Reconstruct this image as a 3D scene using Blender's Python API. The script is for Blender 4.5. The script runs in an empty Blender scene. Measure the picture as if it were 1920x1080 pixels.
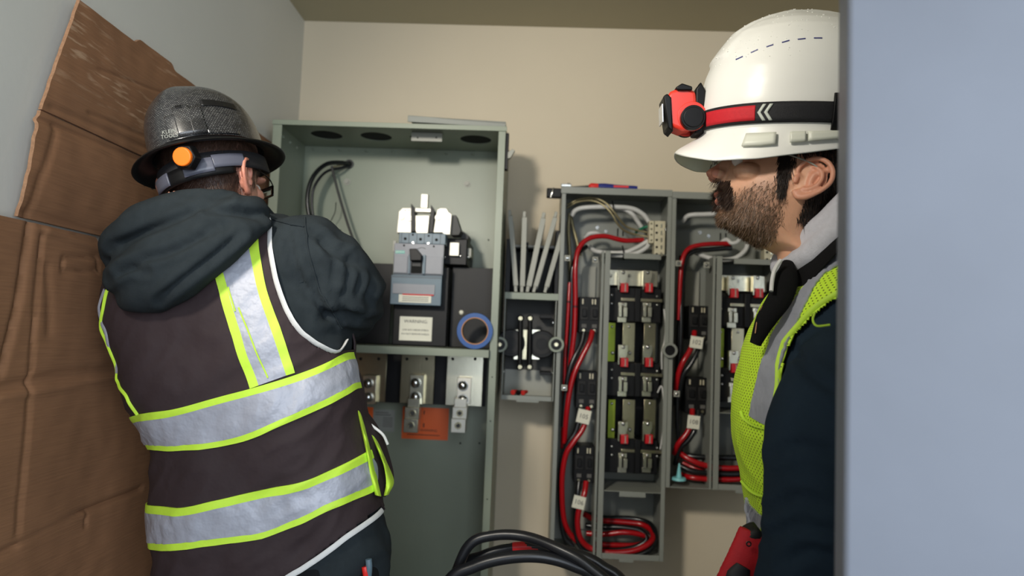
import bpy, bmesh, math, random
import numpy as np
from mathutils import Vector, Matrix, noise
from mathutils.bvhtree import BVHTree
rnd = random.Random(7)
S = bpy.context.scene
COL = S.collection
# ------------------------------------------------------------------ camera
YAW, PITCH, ROLL, FPX, CZ = 1.8, 3.8, -2.25, 1300.0, 1.40
def _rot():
    a, b, c = (math.radians(k) for k in (YAW, PITCH, ROLL))
    Rz = np.array([[math.cos(a), -math.sin(a), 0], [math.sin(a), math.cos(a), 0], [0, 0, 1]])
    Rx = np.array([[1, 0, 0], [0, math.cos(b), -math.sin(b)], [0, math.sin(b), math.cos(b)]])
    Ry = np.array([[math.cos(c), 0, math.sin(c)], [0, 1, 0], [-math.sin(c), 0, math.cos(c)]])
    return Rz @ Rx @ Ry
M3 = _rot()
CP = np.array([0.0, 0.0, CZ])
cd = bpy.data.cameras.new('camera'); cam = bpy.data.objects.new('camera', cd); COL.objects.link(cam)
cd.sensor_width = 36; cd.lens = 36 * FPX / 1920; cd.clip_start = 0.02
_m = Matrix.Identity(4)
for i in range(3):
    _m[i][0] = M3[i][0]; _m[i][1] = M3[i][2]; _m[i][2] = -M3[i][1]; _m[i][3] = CP[i]
cam.matrix_world = _m
S.camera = cam
cd.dof.use_dof = True; cd.dof.focus_distance = 1.12; cd.dof.aperture_fstop = 3.5
# ------------------------------------------------------------------ light, world, exposure
S.view_settings.view_transform = 'Standard'; S.view_settings.look = 'None'
S.view_settings.gamma = 1; S.view_settings.use_curve_mapping = False; S.view_settings.exposure = 0.08
w = bpy.data.worlds.new('world'); S.world = w; w.use_nodes = True
w.node_tree.nodes['Background'].inputs[0].default_value = (0.62, 0.68, 0.78, 1)
w.node_tree.nodes['Background'].inputs[1].default_value = 0.28
def area(name, loc, target, sx, sy, power, col):
    l = bpy.data.lights.new(name, 'AREA'); l.shape = 'RECTANGLE'; l.size = sx; l.size_y = sy
    l.energy = power; l.color = col
    o = bpy.data.objects.new(name, l); COL.objects.link(o); o.location = loc
    o.rotation_euler = (Vector(target) - Vector(loc)).to_track_quat('-Z', 'Y').to_euler()
    return o
def point(name, loc, power, col, r):
    l = bpy.data.lights.new(name, 'POINT'); l.energy = power; l.color = col; l.shadow_soft_size = r
    o = bpy.data.objects.new(name, l); COL.objects.link(o); o.location = loc; return o
def spot(name, loc, target, power, col, ang, r, blend=0.6):
    l = bpy.data.lights.new(name, 'SPOT'); l.energy = power; l.color = col
    l.spot_size = math.radians(ang); l.spot_blend = blend; l.shadow_soft_size = r
    o = bpy.data.objects.new(name, l); COL.objects.link(o); o.location = loc
    o.rotation_euler = (Vector(target) - Vector(loc)).to_track_quat('-Z', 'Y').to_euler(); return o
area('daylight_doorway', (0.75, -1.35, 1.65), (-0.2, 2.0, 1.35), 1.8, 1.9, 58, (0.80, 0.89, 1.0))
point('work_light', (-0.62, -0.05, 2.12), 5.0, (1.0, 0.93, 0.82), 0.06)
spot('work_light_beam', (-0.62, -0.05, 2.12), (0.25, 2.25, 1.55), 90.0, (1.0, 0.93, 0.82), 62, 0.10, 0.9)
spot('headlamp_beam', (-0.42, 1.42, 1.83), (-0.165, 2.02, 1.62), 2.3, (1.0, 0.97, 0.88), 38, 0.012, 0.8)
# ------------------------------------------------------------------ pixel helpers (1920x1080 photograph)
def ray(px, py): return M3 @ np.array([(px - 960) / FPX, 1, -(py - 540) / FPX])
def W(px, py, Y):
    d = ray(px, py); return CP + d * (Y / d[1])
def WX(px, py, X):
    d = ray(px, py); return CP + d * (X / d[0])
def proj(P):
    q = (np.asarray(P) - CP) @ M3
    return np.stack([960 + FPX * q[..., 0] / q[..., 1], 540 - FPX * q[..., 2] / q[..., 1]], -1)
def rect(a, b, c, d, Y):
    """pixel rectangle left, top, right, bottom at depth Y -> x0, x1, z0, z1 upright in the room"""
    return (W(a, (b + d) / 2, Y)[0], W(c, (b + d) / 2, Y)[0], W((a + c) / 2, d, Y)[2], W((a + c) / 2, b, Y)[2])
# ------------------------------------------------------------------ materials
def srgb(r, g, b):
    return tuple(((c / 255) / 12.92 if c / 255 <= 0.04045 else ((c / 255 + 0.055) / 1.055) ** 2.4) for c in (r, g, b)) + (1,)
def mat(name, col, rough=0.5, metal=0.0, nscale=40, nvar=0.08, bump=0.0, bscale=200, coat=0, spec=None, dist=0.002, alpha=None, trans=0):
    m = bpy.data.materials.new(name); m.use_nodes = True; nt = m.node_tree; b = nt.nodes['Principled BSDF']
    b.inputs['Roughness'].default_value = rough; b.inputs['Metallic'].default_value = metal
    if coat: b.inputs['Coat Weight'].default_value = coat
    if spec is not None: b.inputs['Specular IOR Level'].default_value = spec
    if trans: b.inputs['Transmission Weight'].default_value = trans
    tc = nt.nodes.new('ShaderNodeTexCoord')
    n = nt.nodes.new('ShaderNodeTexNoise'); n.inputs['Scale'].default_value = nscale; n.inputs['Detail'].default_value = 4
    nt.links.new(tc.outputs['Object'], n.inputs['Vector'])
    r = nt.nodes.new('ShaderNodeMix'); r.data_type = 'RGBA'
    r.inputs[6].default_value = tuple(c * (1 - nvar * 2.2) for c in col[:3]) + (1,)
    r.inputs[7].default_value = tuple(min(1, c * (1 + nvar * 2.2)) for c in col[:3]) + (1,)
    nt.links.new(n.outputs['Fac'], r.inputs[0]); nt.links.new(r.outputs[2], b.inputs['Base Color'])
    if bump:
        n2 = nt.nodes.new('ShaderNodeTexNoise'); n2.inputs['Scale'].default_value = bscale; n2.inputs['Detail'].default_value = 3
        nt.links.new(tc.outputs['Object'], n2.inputs['Vector'])
        bp = nt.nodes.new('ShaderNodeBump'); bp.inputs['Strength'].default_value = bump; bp.inputs['Distance'].default_value = dist
        nt.links.new(n2.outputs['Fac'], bp.inputs['Height']); nt.links.new(bp.outputs['Normal'], b.inputs['Normal'])
    return m
def nodes(m): return m.node_tree, m.node_tree.nodes['Principled BSDF']
M_ = {}
M_['wall'] = mat('wall_paint', srgb(216, 203, 178), 0.75, nscale=3, nvar=0.02, bump=0.15, bscale=120)
M_['wall_l'] = mat('left_wall_paint', srgb(214, 213, 204), 0.7, nscale=2.5, nvar=0.03, bump=0.12, bscale=90)
M_['ceil'] = mat('ceiling_paint', srgb(176, 168, 142), 0.8, nscale=3, nvar=0.02, bump=0.1)
M_['floor'] = mat('concrete', srgb(120, 116, 108), 0.8, nscale=6, nvar=0.12, bump=0.2)
M_['cab'] = mat('grey_green_enamel', srgb(140, 148, 130), 0.38, nscale=5, nvar=0.04, bump=0.06, bscale=260)
M_['cab2'] = mat('grey_enamel', srgb(136, 139, 131), 0.4, nscale=5, nvar=0.04, bump=0.06, bscale=260)
M_['plate'] = mat('plate_enamel', srgb(158, 158, 146), 0.42, nscale=8, nvar=0.04)
M_['black'] = mat('black_plastic', srgb(14, 14, 15), 0.45, nscale=60, nvar=0.1, spec=0.25)
M_['blackshield'] = mat('black_shield', srgb(31, 30, 29), 0.5, nscale=7, nvar=0.22, bump=0.05, spec=0.3)
M_['darkgrey'] = mat('dark_grey', srgb(62, 62, 60), 0.6, nscale=9, nvar=0.2)
M_['hole'] = mat('dark_void', srgb(14, 15, 13), 0.9, nvar=0.02)
M_['steel'] = mat('zinc_steel', srgb(200, 200, 196), 0.22, 1.0, nscale=80, nvar=0.05)
M_['alu'] = mat('tinned_aluminium', srgb(216, 212, 190), 0.26, 0.95, nscale=20, nvar=0.08, bump=0.05)
M_['busbar'] = mat('tinned_busbar', srgb(176, 168, 140), 0.26, 0.95, nscale=14, nvar=0.16, bump=0.08)
M_['cast'] = mat('cast_terminal', srgb(232, 228, 214), 0.42, 0.25, nscale=30, nvar=0.04)
M_['bluegrey'] = mat('blue_grey_plastic', srgb(92, 112, 124), 0.45, nscale=30, nvar=0.05)
M_['greyface'] = mat('grey_breaker_face', srgb(140, 142, 148), 0.5, nscale=30, nvar=0.05)
M_['navyplate'] = mat('dark_slate_plastic', srgb(70, 84, 94), 0.45, nscale=30, nvar=0.05)
M_['teal'] = mat('teal_print', srgb(90, 176, 168), 0.5, nvar=0.02)
M_['paper'] = mat('white_label', srgb(224, 222, 204), 0.6, nscale=30, nvar=0.03)
M_['greylabel'] = mat('silver_label', srgb(150, 152, 144), 0.5, nscale=30, nvar=0.03)
M_['orange'] = mat('orange_label', srgb(250, 104, 30), 0.45, nscale=10, nvar=0.05)
M_['ink'] = mat('black_ink', srgb(30, 28, 28), 0.6, nvar=0.02)
M_['inkgrey'] = mat('grey_ink', srgb(92, 90, 86), 0.6, nvar=0.02)
M_['redink'] = mat('red_ink', srgb(196, 40, 34), 0.6, nvar=0.02)
M_['tapeblue'] = mat('blue_tape', srgb(10, 78, 150), 0.4, nscale=60, nvar=0.06)
M_['core'] = mat('tape_core_card', srgb(178, 132, 96), 0.8, nvar=0.08)
M_['red'] = mat('red_wire', srgb(168, 16, 24), 0.22, nscale=30, nvar=0.05)
M_['wblack'] = mat('black_wire', srgb(22, 24, 26), 0.25, nscale=30, nvar=0.08)
M_['wgrey'] = mat('grey_white_wire', srgb(206, 206, 202), 0.4, nscale=30, nvar=0.04)
M_['wolive'] = mat('bare_copper_wire', srgb(150, 140, 106), 0.35, 0.5, nscale=30, nvar=0.08)
M_['green'] = mat('green_wire', srgb(20, 110, 80), 0.4, nvar=0.05)
M_['terminal'] = mat('ivory_terminal', srgb(206, 198, 170), 0.45, 0.3, nscale=60, nvar=0.08)
M_['redtab'] = mat('red_jaw_tab', srgb(200, 26, 34), 0.35, nvar=0.04)
M_['limebus'] = mat('green_tinted_bus', srgb(140, 156, 50), 0.3, 0.6, nscale=20, nvar=0.15)
M_['cable'] = mat('cable_jacket', srgb(28, 29, 33), 0.32, nscale=60, nvar=0.1)
M_['redtape'] = mat('red_tape', srgb(214, 32, 36), 0.35, nvar=0.05)
M_['blueh'] = mat('blue_handle', srgb(34, 42, 122), 0.35, nvar=0.04)
M_['redh'] = mat('red_handle', srgb(222, 44, 36), 0.35, nvar=0.04)
M_['cyan'] = mat('cyan_plastic', srgb(130, 204, 208), 0.4, nvar=0.04)
M_['hoodie'] = mat('charcoal_fleece', srgb(41, 47, 50), 0.95, nscale=60, nvar=0.10, bump=0.35, bscale=900, spec=0.15)
M_['navy'] = mat('navy_jersey', srgb(36, 49, 62), 0.95, nscale=20, nvar=0.12, bump=0.35, bscale=900, spec=0.12)
M_['pants'] = mat('black_trousers', srgb(20, 21, 23), 0.9, nscale=40, nvar=0.1, bump=0.3, bscale=500, spec=0.2)
M_['vestdark'] = mat('brown_black_polyester', srgb(52, 41, 43), 0.75, nscale=7, nvar=0.12, bump=0.25, bscale=26, spec=0.3, dist=0.012)
M_['limetape'] = mat('lime_tape', srgb(196, 236, 66), 0.6, nscale=40, nvar=0.04, bump=0.2, bscale=120)
M_['silver'] = mat('reflective_tape', srgb(164, 167, 178), 0.5, 0.15, nscale=25, nvar=0.07, bump=0.45, bscale=34, dist=0.01)
M_['piping'] = mat('white_piping', srgb(208, 208, 206), 0.7, nscale=60, nvar=0.06, bump=0.3, bscale=150)
M_['greyhood'] = mat('heather_grey_fleece', srgb(190, 190, 198), 0.95, nscale=140, nvar=0.06, bump=0.4, bscale=500, spec=0.1)
M_['blackcollar'] = mat('black_collar_cloth', srgb(19, 19, 20), 0.9, nscale=80, nvar=0.1, bump=0.3, bscale=500, spec=0.15)
M_['whitehat'] = mat('white_hat_plastic', srgb(238, 238, 232), 0.32, nscale=12, nvar=0.012, bump=0.05, bscale=80)
M_['hatpad'] = mat('cream_slot_cover', srgb(222, 224, 210), 0.4, nvar=0.01)
M_['lampred'] = mat('headlamp_red', srgb(222, 56, 40), 0.35, nvar=0.04)
M_['strapred'] = mat('red_webbing', srgb(196, 28, 40), 0.7, nscale=200, nvar=0.06, bump=0.2, bscale=700)
M_['strapblack'] = mat('black_webbing', srgb(22, 22, 26), 0.7, nscale=200, nvar=0.12, bump=0.3, bscale=700)
M_['chevron'] = mat('reflective_chevron', srgb(200, 206, 196), 0.45, nvar=0.03)
M_['knob'] = mat('orange_knob', srgb(250, 120, 24), 0.4, nvar=0.02)
M_['susp'] = mat('slate_suspension', srgb(88, 90, 102), 0.35, nvar=0.05)
M_['brim'] = mat('black_brim', srgb(18, 18, 19), 0.4, nvar=0.06)
M_['ledw'] = mat('lamp_lens', srgb(210, 214, 220), 0.1, nvar=0.02)
M_['leather'] = mat('boot_leather', srgb(60, 44, 32), 0.6, nvar=0.15, bump=0.2)
M_['glovered'] = mat('red_glove_knit', srgb(190, 24, 36), 0.7, nscale=90, nvar=0.08, bump=0.3, bscale=500)
M_['gloveblk'] = mat('black_glove_grip', srgb(22, 22, 24), 0.6, nvar=0.1)
M_['haird'] = mat('dark_hair', srgb(34, 26, 22), 0.5, nscale=300, nvar=0.2)
M_['hairb'] = mat('brown_hair', srgb(74, 54, 44), 0.5, nscale=200, nvar=0.25)
M_['mous'] = mat('moustache_hair', srgb(52, 37, 29), 0.5, nscale=400, nvar=0.3)
M_['beardh'] = mat('beard_hair', srgb(104, 80, 60), 0.5, nscale=400, nvar=0.35)
M_['eyew'] = mat('eye_white', srgb(226, 220, 212), 0.2, nvar=0.02)
M_['iris'] = mat('iris', srgb(60, 42, 30), 0.2, nvar=0.05)
M_['door'] = mat('door_paint', srgb(118, 123, 134), 0.5, nscale=5, nvar=0.09, bump=0.1, bscale=30)
M_['glass'] = mat('clear_lens', (0.9, 0.93, 0.95, 1), 0.05, nvar=0.0, trans=1.0)
M_['cableties'] = M_['black']

def skin_mat(name, tone, hairc):
    m = mat(name, tone, 0.5, nscale=45, nvar=0.07, bump=0.18, bscale=420, dist=0.001)
    nt, b = nodes(m)
    b.inputs['Subsurface Weight'].default_value = 0.15; b.inputs['Subsurface Radius'].default_value = (0.01, 0.004, 0.002)
    at = nt.nodes.new('ShaderNodeVertexColor'); at.layer_name = 'mask'
    sp = nt.nodes.new('ShaderNodeSeparateColor'); nt.links.new(at.outputs['Color'], sp.inputs[0])
    old = b.inputs['Base Color'].links[0].from_socket
    mx = nt.nodes.new('ShaderNodeMix'); mx.data_type = 'RGBA'; mx.inputs[7].default_value = hairc
    nt.links.new(sp.outputs[0], mx.inputs[0]); nt.links.new(old, mx.inputs[6])
    m2 = nt.nodes.new('ShaderNodeMix'); m2.data_type = 'RGBA'; m2.inputs[7].default_value = srgb(196, 96, 82)
    nt.links.new(sp.outputs[1], m2.inputs[0]); nt.links.new(mx.outputs[2], m2.inputs[6])
    nt.links.new(m2.outputs[2], b.inputs['Base Color'])
    return m
M_['skin1'] = skin_mat('ruddy_skin', srgb(208, 148, 124), srgb(70, 50, 42))
M_['skin2'] = skin_mat('tan_skin', srgb(212, 162, 132), srgb(62, 46, 38))

def cardboard_mat():
    m = mat('corrugated_cardboard', srgb(146, 104, 72), 0.85, nscale=5, nvar=0.13, bump=0.0)
    nt, b = nodes(m)
    tc = nt.nodes.new('ShaderNodeTexCoord')
    mp = nt.nodes.new('ShaderNodeMapping'); mp.inputs['Scale'].default_value = (1, 12, 330)
    nt.links.new(tc.outputs['Object'], mp.inputs['Vector'])
    n = nt.nodes.new('ShaderNodeTexNoise'); n.inputs['Scale'].default_value = 1; n.inputs['Detail'].default_value = 3
    nt.links.new(mp.outputs[0], n.inputs['Vector'])
    n3 = nt.nodes.new('ShaderNodeTexNoise'); n3.inputs['Scale'].default_value = 600
    nt.links.new(tc.outputs['Object'], n3.inputs['Vector'])
    old = b.inputs['Base Color'].links[0].from_socket
    mx = nt.nodes.new('ShaderNodeMix'); mx.data_type = 'RGBA'; mx.blend_type = 'MULTIPLY'; mx.inputs[0].default_value = 0.45
    r = nt.nodes.new('ShaderNodeMapRange'); r.inputs[1].default_value = 0.3; r.inputs[2].default_value = 0.7; r.inputs[3].default_value = 0.75; r.inputs[4].default_value = 1.15
    nt.links.new(n.outputs['Fac'], r.inputs[0]); nt.links.new(old, mx.inputs[6]); nt.links.new(r.outputs[0], mx.inputs[7])
    # pale scuffs, along the flutes, where the liner was scraped (mask painted on the upper panel)
    at = nt.nodes.new('ShaderNodeVertexColor'); at.layer_name = 'mask'
    sp = nt.nodes.new('ShaderNodeSeparateColor'); nt.links.new(at.outputs['Color'], sp.inputs[0])
    mp2 = nt.nodes.new('ShaderNodeMapping'); mp2.inputs['Scale'].default_value = (1, 16, 120); mp2.inputs['Rotation'].default_value = (0.12, 0, 0)
    nt.links.new(tc.outputs['Object'], mp2.inputs['Vector'])
    n4 = nt.nodes.new('ShaderNodeTexNoise'); n4.inputs['Scale'].default_value = 1; n4.inputs['Detail'].default_value = 5
    nt.links.new(mp2.outputs[0], n4.inputs['Vector'])
    r2 = nt.nodes.new('ShaderNodeMapRange'); r2.inputs[1].default_value = 0.54; r2.inputs[2].default_value = 0.68
    nt.links.new(n4.outputs['Fac'], r2.inputs[0])
    mu = nt.nodes.new('ShaderNodeMath'); mu.operation = 'MULTIPLY'
    nt.links.new(r2.outputs[0], mu.inputs[0]); nt.links.new(sp.outputs[0], mu.inputs[1])
    m2 = nt.nodes.new('ShaderNodeMix'); m2.data_type = 'RGBA'; m2.inputs[7].default_value = srgb(190, 156, 124)
    nt.links.new(mu.outputs[0], m2.inputs[0]); nt.links.new(mx.outputs[2], m2.inputs[6])
    nt.links.new(m2.outputs[2], b.inputs['Base Color'])
    bp = nt.nodes.new('ShaderNodeBump'); bp.inputs['Strength'].default_value = 0.35; bp.inputs['Distance'].default_value = 0.002
    nt.links.new(n.outputs['Fac'], bp.inputs['Height']); nt.links.new(bp.outputs['Normal'], b.inputs['Normal'])
    return m
M_['card'] = cardboard_mat()
M_['cardedge'] = mat('cardboard_edge', srgb(170, 128, 96), 0.9, nscale=200, nvar=0.2)

def mesh_vest_mat():
    m = mat('lime_mesh_cloth', srgb(206, 246, 58), 0.65, nscale=30, nvar=0.05, bump=0.0)
    nt, b = nodes(m)
    uv = nt.nodes.new('ShaderNodeUVMap'); uv.uv_map = 'UVMap'
    mp = nt.nodes.new('ShaderNodeMapping'); mp.inputs['Scale'].default_value = (150, 170, 1); mp.inputs['Rotation'].default_value = (0, 0, 0.785)
    nt.links.new(uv.outputs[0], mp.inputs['Vector'])
    v = nt.nodes.new('ShaderNodeTexVoronoi'); v.inputs['Scale'].default_value = 1; v.inputs['Randomness'].default_value = 0.0
    nt.links.new(mp.outputs[0], v.inputs['Vector'])
    r = nt.nodes.new('ShaderNodeMapRange'); r.inputs[1].default_value = 0.15; r.inputs[2].default_value = 0.24; r.inputs[3].default_value = 1; r.inputs[4].default_value = 0
    nt.links.new(v.outputs['Distance'], r.inputs[0])
    old = b.inputs['Base Color'].links[0].from_socket
    mx = nt.nodes.new('ShaderNodeMix'); mx.data_type = 'RGBA'; mx.inputs[7].default_value = srgb(84, 104, 22)
    nt.links.new(r.outputs[0], mx.inputs[0]); nt.links.new(old, mx.inputs[6]); nt.links.new(mx.outputs[2], b.inputs['Base Color'])
    return m
M_['limemesh'] = mesh_vest_mat()

def carbon_mat():
    m = mat('woven_print_shell', srgb(80, 80, 82), 0.3, nscale=8, nvar=0.1, coat=0.4)
    nt, b = nodes(m)
    tc = nt.nodes.new('ShaderNodeTexCoord')
    br = nt.nodes.new('ShaderNodeTexBrick'); br.inputs['Scale'].default_value = 30
    br.inputs['Color1'].default_value = srgb(104, 104, 102); br.inputs['Color2'].default_value = srgb(62, 62, 64); br.inputs['Mortar'].default_value = srgb(26, 26, 28)
    br.inputs['Mortar Size'].default_value = 0.05; br.inputs['Row Height'].default_value = 0.2; br.inputs['Brick Width'].default_value = 0.32
    uv = nt.nodes.new('ShaderNodeUVMap'); uv.uv_map = 'UVMap'
    nz = nt.nodes.new('ShaderNodeTexNoise'); nz.inputs['Scale'].default_value = 14
    nt.links.new(tc.outputs['Object'], nz.inputs['Vector'])
    mxv = nt.nodes.new('ShaderNodeMix'); mxv.data_type = 'VECTOR'; mxv.inputs[0].default_value = 0.03
    nt.links.new(uv.outputs[0], mxv.inputs[4]); nt.links.new(nz.outputs['Color'], mxv.inputs[5])
    nt.links.new(mxv.outputs[1], br.inputs['Vector'])
    n2 = nt.nodes.new('ShaderNodeTexNoise'); n2.inputs['Scale'].default_value = 26; n2.inputs['Detail'].default_value = 3
    nt.links.new(tc.outputs['Object'], n2.inputs['Vector'])
    r = nt.nodes.new('ShaderNodeMapRange'); r.inputs[1].default_value = 0.56; r.inputs[2].default_value = 0.64; r.inputs[3].default_value = 0; r.inputs[4].default_value = 0.75
    nt.links.new(n2.outputs['Fac'], r.inputs[0])
    mx = nt.nodes.new('ShaderNodeMix'); mx.data_type = 'RGBA'; mx.inputs[7].default_value = srgb(24, 24, 25)
    nt.links.new(r.outputs[0], mx.inputs[0]); nt.links.new(br.outputs[0], mx.inputs[6]); nt.links.new(mx.outputs[2], b.inputs['Base Color'])
    bp = nt.nodes.new('ShaderNodeBump'); bp.inputs['Strength'].default_value = 0.3; bp.inputs['Distance'].default_value = 0.001
    nt.links.new(br.outputs['Fac'], bp.inputs['Height']); nt.links.new(bp.outputs['Normal'], b.inputs['Normal'])
    return m
M_['carbon'] = carbon_mat()
# ------------------------------------------------------------------ mesh builder
def crom(pts, n=8):
    P = [np.array(p, float) for p in pts]
    if len(P) < 3: return [P[0] + (P[1] - P[0]) * t for t in np.linspace(0, 1, n + 1)]
    Q = [2 * P[0] - P[1]] + P + [2 * P[-1] - P[-2]]; out = []
    for i in range(1, len(Q) - 2):
        a, b, c, d = Q[i - 1:i + 3]
        for k in range(n):
            t = k / n
            out.append(0.5 * (2 * b + (c - a) * t + (2 * a - 5 * b + 4 * c - d) * t * t + (3 * b - a - 3 * c + d) * t ** 3))
    out.append(P[-1]); return out
class MB:
    def __init__(s): s.v = []; s.f = []; s.m = []; s.cur = 0
    def add(s, vs, fs):
        o = len(s.v); s.v += [tuple(map(float, p)) for p in vs]; s.f += [tuple(i + o for i in f) for f in fs]; s.m += [s.cur] * len(fs); return s
    def box(s, x0, x1, y0, y1, z0, z1):
        if x0 > x1: x0, x1 = x1, x0
        if y0 > y1: y0, y1 = y1, y0
        if z0 > z1: z0, z1 = z1, z0
        return s.add([(x0, y0, z0), (x1, y0, z0), (x1, y1, z0), (x0, y1, z0), (x0, y0, z1), (x1, y0, z1), (x1, y1, z1), (x0, y1, z1)],
                     [(0, 3, 2, 1), (4, 5, 6, 7), (0, 1, 5, 4), (1, 2, 6, 5), (2, 3, 7, 6), (3, 0, 4, 7)])
    def prism(s, poly, y0, y1):
        """poly: (x, z) outline, extruded along Y"""
        n = len(poly)
        ar = sum(poly[i][0] * poly[(i + 1) % n][1] - poly[(i + 1) % n][0] * poly[i][1] for i in range(n))
        if ar < 0: poly = poly[::-1]
        vs = [(x, y0, z) for x, z in poly] + [(x, y1, z) for x, z in poly]
        fs = [tuple(range(n)), tuple(range(2 * n - 1, n - 1, -1))] + [(i, i + n, (i + 1) % n + n, (i + 1) % n) for i in range(n)]
        return s.add(vs, fs)
    def cyl(s, a, b, r0, r1=None, n=16, caps=True):
        r1 = r0 if r1 is None else r1
        a = np.array(a, float); b = np.array(b, float); d = b - a; d /= np.linalg.norm(d)
        u = np.cross(d, (0, 0, 1) if abs(d[2]) < 0.9 else (1, 0, 0)); u /= np.linalg.norm(u); v = np.cross(d, u)
        vs = []
        for c, r in ((a, r0), (b, r1)):
            vs += [c + r * (math.cos(2 * math.pi * i / n) * u + math.sin(2 * math.pi * i / n) * v) for i in range(n)]
        fs = [(i, (i + 1) % n, (i + 1) % n + n, i + n) for i in range(n)]
        if caps: fs += [tuple(range(n - 1, -1, -1)), tuple(range(n, 2 * n))]
        return s.add(vs, fs)
    def tube(s, pts, r, n=10, k=6, smooth=True, flat=1.0):
        P = crom(pts, k) if smooth else [np.array(p, float) for p in pts]
        if not hasattr(r, '__len__'): R = [r] * len(P)
        else: R = np.interp(np.linspace(0, 1, len(P)), np.linspace(0, 1, len(r)), r)
        T = [P[min(i + 1, len(P) - 1)] - P[max(i - 1, 0)] for i in range(len(P))]
        T = [t / (np.linalg.norm(t) + 1e-9) for t in T]
        u = np.cross(T[0], (0.12, 1, 0.07)); u /= np.linalg.norm(u); vs = []
        for p, t, rr in zip(P, T, R):
            u = u - t * np.dot(u, t); u /= np.linalg.norm(u); v = np.cross(t, u)
            vs += [p + rr * (math.cos(2 * math.pi * i / n) * u + flat * math.sin(2 * math.pi * i / n) * v) for i in range(n)]
        fs = []
        for j in range(len(P) - 1):
            for i in range(n):
                a = j * n + i; b = j * n + (i + 1) % n; fs.append((a, b, b + n, a + n))
        fs += [tuple(range(n - 1, -1, -1)), tuple(range((len(P) - 1) * n, len(P) * n))]
        return s.add(vs, fs)
    def ell(s, c, r, n=20, m=12, R=None):
        vs = []; fs = []
        for j in range(1, m):
            ph = math.pi * j / m
            for i in range(n):
                th = 2 * math.pi * i / n
                p = np.array([r[0] * math.sin(ph) * math.cos(th), r[1] * math.sin(ph) * math.sin(th), r[2] * math.cos(ph)])
                if R is not None: p = R @ p
                vs.append(p + c)
        top = np.array([0, 0, r[2]]); 
        if R is not None: top = R @ top
        vs += [top + c, -top + c]
        for j in range(m - 2):
            for i in range(n):
                a = j * n + i; b = j * n + (i + 1) % n; fs.append((a, a + n, b + n, b))
        t = len(vs) - 2
        for i in range(n):
            fs.append((t, i, (i + 1) % n)); a = (m - 2) * n
            fs.append((t + 1, a + (i + 1) % n, a + i))
        return s.add(vs, fs)
    def rings(s, R, closed=True, cap0=True, cap1=True):
        n = len(R[0]); vs = [p for r in R for p in r]; fs = []
        for j in range(len(R) - 1):
            for i in range(n if closed else n - 1):
                a = j * n + i; b = j * n + (i + 1) % n; fs.append((a, b, b + n, a + n))
        if cap0 and closed: fs.append(tuple(range(n - 1, -1, -1)))
        if cap1 and closed: fs.append(tuple(range((len(R) - 1) * n, len(R) * n)))
        return s.add(vs, fs)
    def disc_ring(s, c, r0, r1, y0, y1, n=32):
        """annulus with its axis along Y"""
        R = []
        for r, y in ((r0, y0), (r1, y0), (r1, y1), (r0, y1), (r0, y0)):
            R.append([(c[0] + r * math.cos(2 * math.pi * i / n), y, c[1] + r * math.sin(2 * math.pi * i / n)) for i in range(n)])
        return s.rings(R, cap0=False, cap1=False)
    def build(s, name, m, parent=None, bevel=0, sharp=38, seg=2, uv=None, mask=None, sub=0):
        me = bpy.data.meshes.new(name)
        off = np.array(parent_world(parent)) if parent else np.zeros(3)
        V = np.array(s.v, float).reshape(-1, 3) - off
        me.from_pydata(V.tolist(), [], s.f)
        for k in (m if isinstance(m, (list, tuple)) else [m]): me.materials.append(k)
        me.polygons.foreach_set('use_smooth', [True] * len(s.f))
        if isinstance(m, (list, tuple)): me.polygons.foreach_set('material_index', s.m)
        me.update(); me.set_sharp_from_angle(angle=math.radians(sharp))
        if uv is not None:
            l = me.uv_layers.new(name='UVMap'); idx = np.empty(len(me.loops), int); me.loops.foreach_get('vertex_index', idx)
            l.data.foreach_set('uv', np.asarray(uv, float)[idx].ravel())
        if mask is not None:
            c = me.color_attributes.new('mask', 'FLOAT_COLOR', 'POINT'); c.data.foreach_set('color', np.asarray(mask, float).ravel())
        o = bpy.data.objects.new(name, me); COL.objects.link(o)
        if parent: o.parent = parent
        if bevel:
            b = o.modifiers.new('bevel', 'BEVEL'); b.width = bevel; b.segments = seg; b.limit_method = 'ANGLE'; b.angle_limit = math.radians(40)
        if sub:
            b = o.modifiers.new('subdivision', 'SUBSURF'); b.levels = sub; b.render_levels = sub
        return o
def parent_world(p):
    t = Vector((0, 0, 0))
    while p: t += p.location; p = p.parent
    return t
def tag(o, label, cat, group=None, kind=None):
    if label: o['label'] = label
    if cat: o['category'] = cat
    if group: o['group'] = group
    if kind: o['kind'] = kind
    return o
def thing(name, label, cat, loc, group=None):
    o = bpy.data.objects.new(name, None); COL.objects.link(o); o.location = [float(c) for c in loc]; o.empty_display_size = 0.05
    return tag(o, label, cat, group)
def box(name, m, parent, *b, bevel=0.0008):
    return MB().box(*b).build(name, m, parent, bevel=bevel)
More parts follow.
